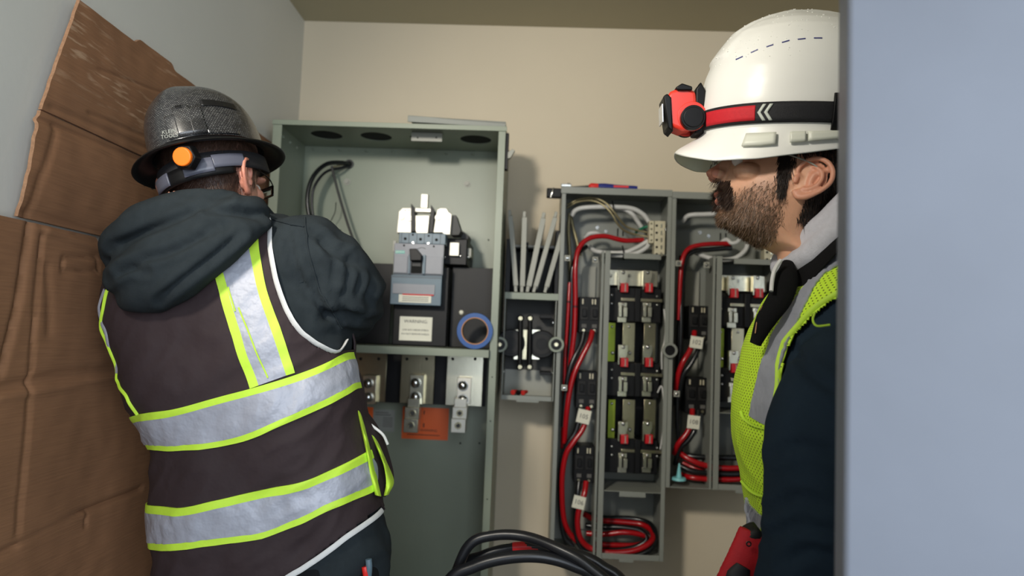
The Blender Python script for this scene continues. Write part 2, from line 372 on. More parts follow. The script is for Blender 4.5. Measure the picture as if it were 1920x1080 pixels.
def text(name, s, x, y, z, size, m, parent, ax=(1, 0, 0), up=(0, 0, 1), depth=0.0002, align='CENTER', space=1.0):
    cu = bpy.data.curves.new(name, 'FONT'); cu.body = s; cu.size = size; cu.extrude = depth; cu.align_x = align; cu.align_y = 'CENTER'; cu.resolution_u = 2
    cu.space_line = space
    t = bpy.data.objects.new(name, cu); COL.objects.link(t)
    dg = bpy.context.evaluated_depsgraph_get(); me = bpy.data.meshes.new_from_object(t.evaluated_get(dg))
    bpy.data.objects.remove(t); bpy.data.curves.remove(cu)
    a = Vector(ax).normalized(); u = Vector(up).normalized(); n = a.cross(u)
    off = parent_world(parent) if parent else Vector((0, 0, 0))
    M = Matrix(((a.x, u.x, n.x, x - off.x), (a.y, u.y, n.y, y - off.y), (a.z, u.z, n.z, z - off.z), (0, 0, 0, 1)))
    me.transform(M); me.materials.clear(); me.materials.append(m)
    o = bpy.data.objects.new(name, me); COL.objects.link(o)
    if parent: o.parent = parent
    return o
def voxel(mb, size, smooth=2, adapt=0):
    o = mb.build('tmp', M_['black'])
    r = o.modifiers.new('r', 'REMESH'); r.mode = 'VOXEL'; r.voxel_size = size
    if smooth:
        sm = o.modifiers.new('s', 'SMOOTH'); sm.factor = 0.5; sm.iterations = smooth
    dg = bpy.context.evaluated_depsgraph_get(); me = bpy.data.meshes.new_from_object(o.evaluated_get(dg))
    V = np.empty(len(me.vertices) * 3); me.vertices.foreach_get('co', V); N = np.empty(len(V)); me.vertices.foreach_get('normal', N)
    F = [tuple(p.vertices) for p in me.polygons]
    old = o.data; bpy.data.objects.remove(o); bpy.data.meshes.remove(old); bpy.data.meshes.remove(me)
    return V.reshape(-1, 3), F, N.reshape(-1, 3)
def nz(p, s, seed=0): return noise.noise(Vector((p[0] * s + seed, p[1] * s, p[2] * s)))
def wrinkle(V, N, amp, sc, stretch=(1, 1, 1), seed=0, ridged=True):
    out = V.copy()
    for i in range(len(V)):
        p = V[i] * stretch
        a = nz(p, sc, seed); b = nz(p, sc * 2.3, seed + 9)
        h = (1 - 2 * abs(a)) * 0.7 + 0.35 * b if ridged else a + 0.4 * b
        out[i] += N[i] * amp * (h - 0.35)
    return out
def groove(V, N, lines, depth=0.006, w=7.0, ymax=9):
    px_ = proj(V); view = V - CP; face = np.einsum('ij,ij->i', N, view) < 0; out = V.copy(); tot = np.zeros(len(V))
    for L in lines:
        L = resample([np.array(p, float) for p in L], 24); best = np.full(len(V), 1e9)
        for a, b in zip(L[:-1], L[1:]):
            ab = b - a; t = np.clip(((px_ - a) @ ab) / (ab @ ab), 0, 1); best = np.minimum(best, np.linalg.norm(px_ - (a + t[:, None] * ab), axis=1))
        end = np.minimum(np.linalg.norm(px_ - L[0], axis=1), np.linalg.norm(px_ - L[-1], axis=1)); fade = np.clip(end / (2.5 * w), 0.15, 1)
        tot += fade * (-depth * np.exp(-(best / w) ** 2) + depth * 0.55 * np.exp(-((best - 2.2 * w) / (1.2 * w)) ** 2))
    out += N * (tot * face)[:, None]
    return out
def raw(V, F):
    m = MB(); m.v = V.tolist(); m.f = F; m.m = [0] * len(F); return m
def rotm(yaw=0, pitch=0, roll=0):
    """yaw about Z, then pitch (nose down positive) about local Y, roll about local X; degrees"""
    a, b, c = map(math.radians, (yaw, pitch, roll))
    Rz = np.array([[math.cos(a), -math.sin(a), 0], [math.sin(a), math.cos(a), 0], [0, 0, 1]])
    Ry = np.array([[math.cos(b), 0, math.sin(b)], [0, 1, 0], [-math.sin(b), 0, math.cos(b)]])
    Rx = np.array([[1, 0, 0], [0, math.cos(c), -math.sin(c)], [0, math.sin(c), math.cos(c)]])
    return Rz @ Ry @ Rx
#@@SETTING
# ================================================================== the setting
def struct(name, mb, m, parent=None, **k):
    o = mb.build(name, m, parent, **k); o['kind'] = 'structure'; return o
XL, YB, ZC = -0.805, 2.25, 2.425
struct('floor', MB().box(XL - 0.1, 1.5, -1.9, YB + 0.1, -0.1, 0), M_['floor'])
struct('ceiling', MB().box(XL - 0.1, 1.5, -0.9, YB + 0.1, ZC, ZC + 0.1), M_['ceil'])
struct('wall_back', MB().box(XL - 0.1, 1.5, YB, YB + 0.1, 0, ZC), M_['wall'])
struct('wall_left', MB().box(XL - 0.1, XL, -1.9, YB, 0, ZC), M_['wall_l'])
struct('wall_right', MB().box(1.4, 1.5, 0.9, YB, 0, ZC), M_['wall'])
struct('baseboard_back', MB().box(XL, 1.4, YB - 0.012, YB, 0, 0.09), M_['wall'], bevel=0.003)
dx0, dz0, _, _ = 0, 0, 0, 0
xe = W(1586, 540, 0.56)[0]
# door standing open beside the camera: its free edge is what the picture shows
dm = MB(); a = math.radians(-14); ca, sa = math.cos(a), math.sin(a)
def dpt(u, v, z): return (xe + u * ca - v * sa, 0.56 + u * sa + v * ca, z)
def dbox(u0, u1, v0, v1, z0, z1):
    m = MB(); m.add([dpt(u, v, z) for z in (z0, z1) for (u, v) in ((u0, v0), (u1, v0), (u1, v1), (u0, v1))],
                    [(0, 3, 2, 1), (4, 5, 6, 7), (0, 1, 5, 4), (1, 2, 6, 5), (2, 3, 7, 6), (3, 0, 4, 7)]); return m
door = struct('door_1', dbox(0, 0.86, 0, 0.044, 0.01, 2.1), M_['door'], bevel=0.004)
MB().tube([dpt(0.07, -0.002, 0.98), dpt(0.07, -0.05, 0.98), dpt(0.10, -0.058, 0.98), dpt(0.19, -0.058, 0.98)], 0.009, k=4).build('door_handle', M_['steel'], door)

# ------------------------------------------------------------------ cardboard
def sheet(name, yz_left, y_right, z0, z1, top_fn, creases, parent, base, bulge, ny=150, nz_=110, mask_fn=None, thick=0.006, seed=0):
    zs = np.linspace(z0, z1, nz_); V = []; MK = []; front = []
    lz = [p[1] for p in yz_left]; ly = [p[0] for p in yz_left]
    o = np.argsort(lz); lz = np.array(lz)[o]; ly = np.array(ly)[o]
    for z in zs:
        yl = np.interp(z, lz, ly) + 0.0015 * noise.noise(Vector((z * 60, seed, 0)))
        for y in np.linspace(yl, y_right, ny):
            zt = z + (top_fn(y) if top_fn else 0) * (z - z0) / (z1 - z0)
            front.append((y, zt))
    P = np.array(front); D = np.zeros(len(P))
    for poly, depth, wd in creases:
        best = np.full(len(P), 9.0)
        for (a, b) in zip(poly[:-1], poly[1:]):
            a = np.array(a); b = np.array(b); ab = b - a
            t = np.clip(((P - a) @ ab) / (ab @ ab), 0, 1); best = np.minimum(best, np.linalg.norm(P - (a + t[:, None] * ab), axis=1))
        D += depth * np.exp(-(best / wd) ** 2)
    X = np.array([base + bulge(y, z) + 0.004 * noise.noise(Vector((y * 6, z * 6, seed))) + 0.0012 * noise.noise(Vector((y * 25, z * 25, seed))) for y, z in P]) + D
    X = np.maximum(X, XL + thick + 0.001)
    m = MB(); n = len(P)
    m.v = [(x, y, z) for x, (y, z) in zip(X, P)] + [(x - thick, y, z) for x, (y, z) in zip(X, P)]
    F = []; mi = []
    for j in range(nz_ - 1):
        for i in range(ny - 1):
            a = j * ny + i; F.append((a, a + 1, a + ny + 1, a + ny)); mi.append(0); F.append((a + n, a + n + ny, a + n + ny + 1, a + n + 1)); mi.append(0)
    for j in range(nz_ - 1):
        a = j * ny; F.append((a, a + ny, a + ny + n, a + n)); mi.append(1)
        a = j * ny + ny - 1; F.append((a, a + n, a + ny + n, a + ny)); mi.append(1)
    for i in range(ny - 1):
        F.append((i, i + n, i + 1 + n, i + 1)); mi.append(1); a = (nz_ - 1) * ny + i; F.append((a, a + 1, a + 1 + n, a + n)); mi.append(1)
    m.f = F; m.m = mi
    mk = np.zeros((2 * n, 4)); mk[:, 3] = 1
    if mask_fn: mk[:n, 0] = [mask_fn(y, z) for y, z in P]
    return m.build(name, [M_['card'], M_['cardedge']], parent, mask=mk, sharp=60)
XC = -0.792
def wl(px, py):
    p = WX(px, py, XC); return (p[1], p[2])
A1 = thing('cardboard_sheet', 'upper folded brown cardboard sheet with pale scuffs leaning on the left wall', 'cardboard', (XC, 1.4, 1.55), 'cardboard sheets covering the left wall')
zc = wl(70, 205)[1]; zb = wl(28, 405)[1]; ztop = wl(138, 0)[1]
y250, y318 = wl(250, 82)[0], wl(318, 125)[0]
def topf(y): return 0.012 * (1 / (1 + math.exp(-(y - y250) / 0.003))) * (1 / (1 + math.exp((y - y318) / 0.003)))
sheet('upper_panel', [wl(138, -2), wl(103, 105), wl(72, 203)], 1.99, zc + 0.001, ztop, topf,
      [([wl(160, 212), wl(300, 270), wl(420, 330)], -0.003, 0.004), ([wl(180, 130), wl(300, 175), wl(400, 235)], -0.0025, 0.003), ([wl(90, 200), wl(480, 370)], -0.003, 0.006)],
      A1, XC + 0.004, lambda y, z: 0.006 * (z - zc) / (ztop - zc), seed=1,
      mask_fn=lambda y, z: max(0, min(1, (z - zc - 0.03) / 0.05)) * (1 if y < 1.75 else 0.3) * (0.5 + 0.9 * noise.noise(Vector((y * 5, z * 9, 3)))))
sheet('lower_panel', [wl(72, 205), wl(50, 260), wl(36, 330), wl(28, 405)], 1.97, zb, zc - 0.001, None,
      [([wl(95, 240), wl(60, 330), wl(45, 405)], -0.004, 0.006), ([wl(60, 222), wl(480, 385)], -0.004, 0.005), ([wl(35, 395), wl(220, 446)], -0.002, 0.006)],
      A1, XC + 0.003, lambda y, z: 0.012 * math.sin(math.pi * (z - zb) / (zc - zb)), seed=2)
tx = WX(262, 341, XC + 0.016)
text('arrow_note', '\u2192 8', tx[0] + 0.010, tx[1] + 0.01, tx[2], 0.03, M_['ink'], A1, ax=(0, 1, 0.0))
A2 = thing('cardboard_sheet', 'large creased brown cardboard sheet below, beside the man in the dark vest', 'cardboard', (XC, 1.2, 0.3), 'cardboard sheets covering the left wall')
H = lambda *p: [wl(*q) for q in p]
cre = [(H((42, 420), (20, 560), (-10, 700)), -0.007, 0.006), (H((65, 440), (52, 560), (45, 760), (25, 1000)), -0.005, 0.004),
       (H((-10, 728), (90, 705), (215, 690)), -0.006, 0.008), (H((-10, 745), (100, 728), (230, 700)), 0.004, 0.007),
       (H((-10, 1040), (40, 1015), (155, 958), (260, 915)), -0.007, 0.005), (H((30, 1022), (120, 975), (160, 962)), 0.005, 0.004),
       (H((103, 482), (172, 482), (172, 508), (103, 508), (103, 482)), -0.004, 0.003), (H((75, 430), (175, 470)), 0.004, 0.006),
       (H((160, 960), (158, 985)), -0.005, 0.003), (H((75, 500), (80, 620)), -0.003, 0.008), (H((60, 418), (240, 478)), -0.003, 0.004)]
sheet('panel', [(0.45, 0.25), (0.45, zb - 0.004)], 1.93, 0.25, zb - 0.006, lambda y: -0.022 / (1 + math.exp(-(y - wl(176, 450)[0]) / 0.003)), cre, A2, XC + 0.004,
      lambda y, z: 0.004 + 0.004 * math.sin(z * 5), ny=260, nz_=260, seed=3)
# ================================================================== electrical cabinet (large, left)
Yf, Yb = 1.92, 2.19
x0, x1 = W(513, 232, Yf)[0], W(950, 240, Yf)[0] - 0.002
zt = W(730, 231, Yf)[2]; zbm = 0.62
C1 = thing('electrical_cabinet', 'large open grey-green electrical cabinet holding the main breaker', 'electrical cabinet', ((x0 + x1) / 2, 2.1, zbm))
cb = M_['cab']
box('back_panel', cb, C1, x0, x1, Yb, Yb + 0.003, zbm, zt, bevel=0)
box('side_panel', cb, C1, x0, x0 + 0.002, Yf, Yb, zbm, zt, bevel=0)
box('side_panel', cb, C1, x1 - 0.002, x1, Yf, Yb, zbm, zt, bevel=0)
box('bottom_panel', cb, C1, x0, x1, Yf, Yb, zbm, zbm + 0.002, bevel=0)
def holeplate(name, m, parent, outer, circles, plane, at, th):
    bm = bmesh.new(); es = []
    def loop(pts):
        vs = [bm.verts.new((p[0], p[1], 0)) for p in pts]
        for i in range(len(vs)): es.append(bm.edges.new((vs[i], vs[(i + 1) % len(vs)])))
    loop(outer)
    for cx, cy, r in circles: loop([(cx + r * math.cos(t * math.pi / 16), cy + r * math.sin(t * math.pi / 16)) for t in range(32)])
    bmesh.ops.triangle_fill(bm, use_beauty=True, use_dissolve=False, edges=es)
    g = bmesh.ops.extrude_face_region(bm, geom=bm.faces[:])
    for v in [e for e in g['geom'] if isinstance(e, bmesh.types.BMVert)]: v.co.z += th
    bmesh.ops.recalc_face_normals(bm, faces=bm.faces)
    mb = MB()
    def tr(c): return (c.x, c.y, at + c.z) if plane == 'z' else (c.x, at + c.z, c.y)
    mb.add([tr(v.co) for v in bm.verts], [tuple(v.index for v in f.verts) for f in (bm.verts.index_update() or bm.faces)])
    bm.free(); return mb.build(name, m, parent)
hc = [(W(px, 264, 2.055)[0], 2.055, 0.047) for px in (612, 705, 798, 892)]
tp = holeplate('top_panel', cb, C1, [(x0, Yf), (x1, Yf), (x1, Yb), (x0, Yb)], hc, 'z', zt - 0.002, 0.002)
for h in hc:
    MB().cyl((h[0], h[1], zt + 0.0002), (h[0], h[1], zt + 0.0025), h[2] + 0.003, n=32).build('knockout_disc', M_['hole'], tp)
    MB().cyl((h[0], h[1] + h[2] - 0.002, zt - 0.004), (h[0], h[1] + h[2] - 0.002, zt - 0.002), 0.003, n=8).build('knockout_tab', cb, tp)
box('top_lip', cb, C1, x0 - 0.003, x1 + 0.003, Yf - 0.004, Yf, zt - 0.014, zt)
box('front_flange', cb, C1, x0, x0 + 0.026, Yf - 0.003, Yf, zbm, zt - 0.0145)
fl = box('front_flange', cb, C1, x1 - 0.020, x1, Yf - 0.003, Yf, zbm, zt - 0.0145)
for z in (1.28, 1.16, 0.95): MB().cyl((x1 - 0.010, Yf - 0.0045, z), (x1 - 0.010, Yf - 0.003, z), 0.0018, n=8).build('rivet', M_['hole'], fl)
for i in range(8): 
    x = x0 + 0.03 + i * (x1 - x0 - 0.06) / 7
    MB().ell((x, Yb - 0.002, zt - 0.012), (0.006, 0.004, 0.004), 10, 6).build('weld_bump', cb, C1)
for i in range(3): MB().ell((x0 + 0.004, 1.99 + i * 0.06, zt - 0.03), (0.004, 0.005, 0.005), 10, 6).build('weld_bump', cb, C1)
def bolt(c, r, parent, m=None, name='bolt', h=0.006):
    m = m or M_['steel']; mb = MB()
    mb.cyl((c[0], c[1], c[2]), (c[0], c[1] - h * 0.3, c[2]), r, n=20).cyl((c[0], c[1] - h * 0.3, c[2]), (c[0], c[1] - h, c[2]), r * 0.68, r * 0.6, n=6)
    return mb.build(name, m, parent, bevel=0.0004)
def screw(c, r, parent, name='screw', m=None):
    mb = MB(); mb.ell((c[0], c[1], c[2]), (r, r * 0.6, r), 14, 8)
    mb.box(c[0] - r * .75, c[0] + r * .75, c[1] - r * .68, c[1] - r * .5, c[2] - r * .12, c[2] + r * .12)
    return mb.build(name, m or M_['steel'], parent)
for q in ((651, 341), (876, 345)): bolt(W(*q, Yb), 0.011, C1, M_['plate'])
for q in ((878, 450), (916, 450), (636, 432), (638, 812 - 380), (863, 831), (899, 831)):
    c = W(*q, Yb); MB().cyl((c[0], Yb - 0.0008, c[2]), (c[0], Yb + 0.001, c[2]), 0.003, n=10).build('screw_hole', M_['hole'], C1)
# bracket hanging from the cabinet top
r = rect(771, 249, 829, 265, 1.99)
bk = MB().box(r[0], r[1], 1.99, 1.993, r[2], r[3]).box(r[0], r[1], 1.99, 2.02, r[3] - 0.002, zt - 0.003).build('hanging_bracket', M_['plate'], C1, bevel=0.001)
for px in (783, 818):
    c = W(px, 258, 1.989); MB().cyl((c[0], 1.9885, c[2]), (c[0], 1.991, c[2]), 0.0025, n=8).build('bracket_hole', M_['hole'], bk)
# side hinge strip and latch outside on the right
box('hinge_strip', M_['black'], C1, x1 + 0.0002, x1 + 0.009, Yf + 0.006, Yf + 0.03, zt - 0.12, zt - 0.016)
c = W(959, 292, Yf + 0.02)
MB().prism([(c[0] - 0.010, c[2] - 0.012), (c[0] - 0.002, c[2] - 0.010), (c[0] + 0.010, c[2] + 0.012), (c[0] + 0.002, c[2] + 0.016), (c[0] - 0.010, c[2] + 0.006)], 1.925, 1.94).build('latch', M_['plate'], C1, bevel=0.001)
# shelf bar and shields
zs_ = W(780, 650, Yf)[2]
sh = MB().box(x0 + 0.002, x1 - 0.021, 1.900, 1.902, zs_ - 0.022, zs_).box(x0 + 0.002, x1 - 0.0205, 1.900, 1.99, zs_ - 0.002, zs_).build('shelf_bar', cb, C1, bevel=0.0006)
box('left_shield', M_['black'], C1, x0 + 0.003, W(733, 570, 2.03)[0], 2.03, 2.034, zs_ + 0.001, W(690, 493, 2.03)[2])
r = rect(736, 575, 838, 650, 1.975)
box('centre_shield', M_['black'], C1, r[0], r[1], 1.975, 2.16, zs_ + 0.001, W(780, 500, 2.0)[2], bevel=0.003)
r = rect(846, 502, 926, 650, 2.03)
box('right_shield', M_['blackshield'], C1, r[0], x1 - 0.004, 2.03, 2.034, zs_ + 0.001, r[3])
screw(W(865, 586, 2.029), 0.007, C1, 'shield_screw', M_['paper'])
c = W(700, 578, 2.029); screw(c, 0.005, C1, 'shield_screw')
box('lower_shield', M_['black'], C1, W(640, 700, 2.12)[0], W(912, 700, 2.12)[0], 2.12, 2.124, W(780, 757, 2.12)[2], zs_ - 0.003)
# bus bars below the shelf with lugs
for bx0, bx1, by, lx, ly0, st, mm in ((664, 724, 753, 690, 704, 0, 'busbar'), (751, 814, 757, 779, 703, 1, 'busbar'), (837, 905, 761, 868, 708, 2, 'alu')):
    r = rect(bx0, 662, bx1, by, 2.05)
    bar = box('bus_bar', M_[mm], C1, r[0], r[1], 2.05, 2.056, r[2], zs_ - 0.004, bevel=0.001)
    for px in (bx0 + 12, bx1 - 14):
        c = W(px, 673, 2.049); MB().cyl((c[0], 2.0488, c[2]), (c[0], 2.051, c[2]), 0.0045, n=14).build('bar_hole', M_['hole'], bar)
    lug = MB()
    q = rect(lx - 11, ly0, lx + 15, 758, 2.03); lug.box(q[0], q[1], 2.028, 2.05, q[2], q[3])
    if st:
        q = rect(lx - 19, 763, lx + 8, 787, 2.012); lug.box(q[0], q[1], 2.0, 2.04, q[2], q[3])
        q = rect(lx - 22, 785, lx + 5, 811, 1.99); lug.box(q[0], q[1], 1.985, 2.025, q[2], q[3])
        lug.box(q[0] + 0.004, q[1] - 0.002, 2.01, 2.04, q[2] + 0.03, q[3] + 0.055)
    lg = lug.build('lug', M_['cast'] if st == 2 else M_['alu'], C1, bevel=0.0015)
    for k, yy in enumerate((ly0 + 15, ly0 + 41)):
        c = W(lx, yy, 2.026); b = MB().cyl((c[0], 2.028, c[2]), (c[0], 2.024, c[2]), 0.0155, n=24).ell((c[0], 2.023, c[2]), (0.0135, 0.010, 0.0135), 20, 10)
        b.build('lug_bolt', M_['steel'], lg, bevel=0.0003)
    if st:
        for (px, py, yy) in ((lx - 6, 775, 1.999), (lx - 9, 798, 1.984)):
            c = W(px, py, yy); MB().disc_ring((c[0], c[2]), 0.006, 0.010, yy - 0.0012, yy + 0.001, 20).build('set_screw_rim', M_['busbar'], lg)
            MB().cyl((c[0], yy - 0.0004, c[2]), (c[0], yy + 0.001, c[2]), 0.0062, n=6).build('set_screw_socket', M_['darkgrey'], lg)
# labels on the back panel and shield
def lab(name, m, a, b, c, d, Y, parent, th=0.0006):
    r = rect(a, b, c, d, Y); return r, MB().box(r[0], r[1], Y - th, Y, r[2], r[3]).build(name, m, parent)
def ink(parent, r, Y, lines, m=None):
    """thin printed bars for illegible small print"""
    for fx0, fx1, fz, h in lines:
        MB().box(r[0] + (r[1] - r[0]) * fx0, r[0] + (r[1] - r[0]) * fx1, Y - 0.0009, Y - 0.0006, r[3] - (r[3] - r[2]) * fz - h, r[3] - (r[3] - r[2]) * fz).build('print_line', m or M_['inkgrey'], parent)
r, o = lab('silver_label', M_['greylabel'], 700, 768, 740, 809, Yb, C1); o['label'] = 'small silver label with fine print'
ink(o, r, Yb, [(0.08, 0.7, 0.12, .0025), (0.08, 0.8, 0.22, .0025)] + [(0.45, 0.9, 0.35 + 0.08 * i, .0018) for i in range(6)])
r, o = lab('orange_label', M_['orange'], 754, 764, 841, 824, Yb, C1); o['label'] = 'orange warning label behind the middle lug'
ink(o, r, Yb, [(0.12, 0.82, 0.85, .002), (0.455, 0.475, 0.1, .012), (0.455, 0.48, 0.5, .012)], M_['ink'])
text('warning_print', 'WARNING', (r[0] + r[1]) / 2 + 0.012, Yb - 0.0008, r[2] + 0.028, 0.011, M_['ink'], o)
r, o = lab('orange_label', M_['orange'], 672, 763, 699, 815, Yb, C1)
r, o = lab('warning_label', M_['paper'], 749, 594, 810, 639, 1.975, C1, 0.001); o['label'] = 'white warning label on the black shield'
cx = (r[0] + r[1]) / 2; hz = r[3] - r[2]
text('label_heading', 'WARNING:', cx, 1.9736, r[3] - hz * 0.2, 0.0135, M_['ink'], o)
text('label_print', 'LINE BUS UNDER SHIELD.\nDO NOT REMOVE SHIELD.', cx, 1.9736, r[2] + hz * 0.36, 0.0068, M_['ink'], o, space=1.7)

# cover plate lying on top of the cabinet
cp = thing('cover_plate', 'long grey cover plate lying tilted on top of the large cabinet', 'cover plate', (W(857, 220, 1.95)[0], 1.95, zt + 0.002))
xa, xb_ = W(766, 215, 1.94)[0], W(949, 228, 1.94)[0]
def tilted(m, xa, xb, ya, yb, th, za, zb_):
    return m.add([(xa, ya, za), (xb, ya, zb_), (xb, yb, zb_), (xa, yb, za), (xa, ya, za + th), (xb, ya, zb_ + th), (xb, yb, zb_ + th), (xa, yb, za + th)],
                 [(0, 3, 2, 1), (4, 5, 6, 7), (0, 1, 5, 4), (1, 2, 6, 5), (2, 3, 7, 6), (3, 0, 4, 7)])
tilted(MB(), xa, xb_, 1.93, 2.06, 0.003, zt + 0.025, zt + 0.012).build('plate_face', M_['cab2'], cp, bevel=0.001)
tilted(MB(), xa, xb_, 1.93, 1.933, 0.017, zt + 0.009, zt + 0.0005).build('front_edge', M_['cab2'], cp, bevel=0.001)
tilted(MB(), xa, xb_, 2.057, 2.06, 0.017, zt + 0.009, zt + 0.0005).build('rear_edge', M_['cab2'], cp, bevel=0.001)

# main breaker
Yk = 1.935
BR = thing('circuit_breaker', 'large blue-grey main circuit breaker with black toggle, in the big cabinet', 'circuit breaker', W(782, 572, 1.96))
r = rect(734, 457, 830, 572, Yk); X0, X1, Z0, Z1 = r
def px(u): return X0 + (X1 - X0) * (u - 734) / 96
def pz(v): return Z1 - (Z1 - Z0) * (v - 457) / 115
def bb(name, m, a, b, c, d, y0, y1, parent=BR, bevel=0.0008): return box(name, m, parent, px(a), px(c), y0, y1, pz(d), pz(b), bevel=bevel)
bb('housing', M_['navyplate'], 736, 457, 829, 570, Yk + 0.004, 1.973, bevel=0.002)
bb('upper_face', M_['greyface'], 737, 457, 830, 514, Yk, Yk + 0.006)
bb('lower_face', M_['bluegrey'], 734, 517, 829, 572, Yk - 0.001, Yk + 0.006, bevel=0.0015)
bb('face_pad', M_['greyface'], 738, 481, 763, 513, Yk - 0.003, Yk + 0.001)
bb('face_pad', M_['greyface'], 798, 481, 828, 513, Yk - 0.003, Yk + 0.001)
bb('toggle_recess', M_['hole'], 770, 488, 791, 513, Yk - 0.0012, Yk + 0.001, bevel=0)
for a, c in ((765, 769), (792, 797)): bb('recess_rail', M_['bluegrey'], a, 478, c, 514, Yk - 0.006, Yk + 0.001)
MB().prism([(px(768), pz(469)), (px(781), pz(468)), (px(792), pz(480)), (px(791), pz(490)), (px(771), pz(491))], Yk - 0.026, Yk).build('toggle', M_['black'], BR, bevel=0.002)
bb('toggle_plate', M_['darkgrey'], 772, 492, 789, 500, Yk - 0.005, Yk)
tc_ = bb('terminal_cover', M_['bluegrey'], 744, 436, 832, 456.5, Yk + 0.004, 1.985, bevel=0.0015)
for a in (756, 785, 815):
    MB().cyl((px(a), Yk + 0.0032, pz(448)), (px(a), Yk + 0.006, pz(448)), 0.0042, n=14).build('cover_hole', M_['hole'], tc_)
for a in (749, 763, 778, 792, 807, 822): bb('cover_rib', M_['navyplate'], a - .6, 437, a + .6, 456, Yk + 0.002, Yk + 0.005, tc_, 0.0002)
for a, v in ((770, 440), (771, 455), (800, 441), (800, 455)): MB().cyl((px(a), Yk + 0.003, pz(v)), (px(a), Yk + 0.006, pz(v)), 0.003, n=10).build('cover_screw', M_['steel'] if v > 450 else M_['hole'], tc_)
for a in (755, 811): MB().cyl((px(a), Yk - 0.0008, pz(461)), (px(a), Yk + 0.002, pz(461)), 0.0028, n=12).build('face_hole', M_['hole'], BR)
bb('teal_badge', M_['teal'], 739.5, 471, 757, 476.5, Yk - 0.0008, Yk, bevel=0)
text('badge_print', 'SIEMENS', px(748), Yk - 0.0011, pz(473.8), 0.0068, M_['paper'], BR)
MB().tube([(px(777), Yk - .0004, pz(469)), (px(788), Yk - .0006, pz(464)), (px(796), Yk - .0004, pz(466))], 0.0007, n=6).build('moulded_mark', M_['darkgrey'], BR)
bb('seam_line', M_['navyplate'], 734, 519, 829, 521.5, Yk - 0.0016, Yk, bevel=0)
bb('rating_window', M_['greyface'], 738, 533, 817, 552, Yk - 0.004, Yk)
bb('rating_label', M_['paper'], 750, 553, 811, 568, Yk - 0.003, Yk)
bb('red_line', M_['redink'], 757, 551.5, 815, 554, Yk - 0.0046, Yk - 0.001, bevel=0)
for k in range(3): bb('print_line', M_['inkgrey'], 757, 557 + 3.4 * k, 806, 558.2 + 3.4 * k, Yk - 0.0034, Yk - 0.001, bevel=0)
bb('mounting_foot', M_['plate'], 731, 451, 737, 472, Yk + 0.02, Yk + 0.03)
Yt = 1.955
def term(poly, y0, y1, name='line_terminal'):
    return MB().prism([(lambda p: (p[0], p[2]))(W(a, b, Yt)) for a, b in poly], y0, y1).build(name, M_['cast'], BR, bevel=0.002)
t1 = term([(744, 437), (748, 397), (755, 390), (772, 390), (772, 437)], 1.95, 1.99)
t2 = term([(781, 438), (779, 432), (779, 404), (806, 404), (803, 438)], 1.95, 1.99)
t3 = term([(813, 437), (820, 394), (826, 391), (838, 391), (842, 398), (848, 403), (845, 441), (833, 441), (830, 437)], 1.945, 1.99)
MB().prism([(lambda p: (p[0], p[2]))(W(a, b, Yt)) for a, b in [(848, 403), (855, 403), (864, 432), (860, 440), (845, 440)]], 1.96, 2.02).build('terminal_side', M_['darkgrey'], BR, bevel=0.001)
for t, a, b in ((t1, 753, 407), (t1, 768, 409), (t2, 786, 419), (t3, 821, 408), (t3, 838, 409)):
    c = W(a, b, 1.949 if t is not t3 else 1.944); MB().cyl((c[0], c[1] + .003, c[2]), (c[0], c[1] - 0.003, c[2]), 0.0085, n=20).cyl((c[0], c[1] - .003, c[2]), (c[0], c[1] - 0.0045, c[2]), 0.004, n=6).build('terminal_screw', M_['cast'], t, bevel=0.0005)
for a, b in ((760, 394), (767, 394)):
    c = W(a, b, 1.949); MB().cyl((c[0], 1.949, c[2]), (c[0], 1.951, c[2]), 0.0018, n=8).build('terminal_hole', M_['inkgrey'], t1)
r = rect(790, 365, 803, 391, 1.975); box('terminal_post', M_['cast'], BR, r[0], r[1], 1.965, 1.985, r[2], r[3], bevel=0.001)
r = rect(773, 391, 809, 398, 1.955); box('terminal_bridge', M_['cast'], BR, r[0], r[1], 1.95, 1.975, r[2], r[3], bevel=0.001)
for poly in ([(772, 436), (772, 383), (779, 391), (779, 434)], [(806, 437), (809, 385), (816, 397), (815, 402), (812, 437)]):
    MB().prism([(lambda p: (p[0], p[2]))(W(a, b, Yt)) for a, b in poly], 1.944, 1.99).build('phase_barrier', M_['black'], BR, bevel=0.0005)
NB = thing('neutral_block', 'black block with white cast terminal beside the main breaker', 'terminal block', W(858, 495, 2.0))
r = rect(833, 447, 876, 497, 2.0); box('block', M_['black'], NB, r[0], r[1], 2.0, 2.19, r[2], r[3], bevel=0.003)
r = rect(843, 455, 861, 480, 1.99); box('cast_terminal', M_['cast'], NB, r[0], r[1], 1.985, 2.0, r[2], r[3], bevel=0.0015)
MB().prism([(lambda p: (p[0], p[2]))(W(a, b, 2.0)) for a, b in [(864, 430), (878, 440), (872, 466), (862, 466)]], 2.02, 2.1).build('angled_strap', M_['darkgrey'], NB, bevel=0.001)
for q in ((834, 482), (863, 480)): screw(W(*q, 1.998), 0.004, NB)
r = rect(870, 466, 884, 483, 2.03); box('end_bracket', M_['plate'], NB, r[0], r[1], 2.02, 2.1, r[2], r[3], bevel=0.001)
screw(W(878, 482, 2.018), 0.005, NB)
# roll of blue tape on the shelf bar
c = W(891, 622, 1.92); ro = 0.0495
cx, cz = c[0], zs_ + ro + 0.0003
TR = thing('tape_roll', 'roll of blue tape standing on edge on the cabinet shelf bar', 'tape', (cx, 1.93, cz - ro))
MB().disc_ring((cx, cz), ro * 0.76, ro, 1.905, 1.93, 48).build('blue_tape', M_['tapeblue'], TR, bevel=0.0006)
MB().disc_ring((cx, cz), ro * 0.70, ro * 0.759, 1.904, 1.931, 48).build('cardboard_core', M_['core'], TR)

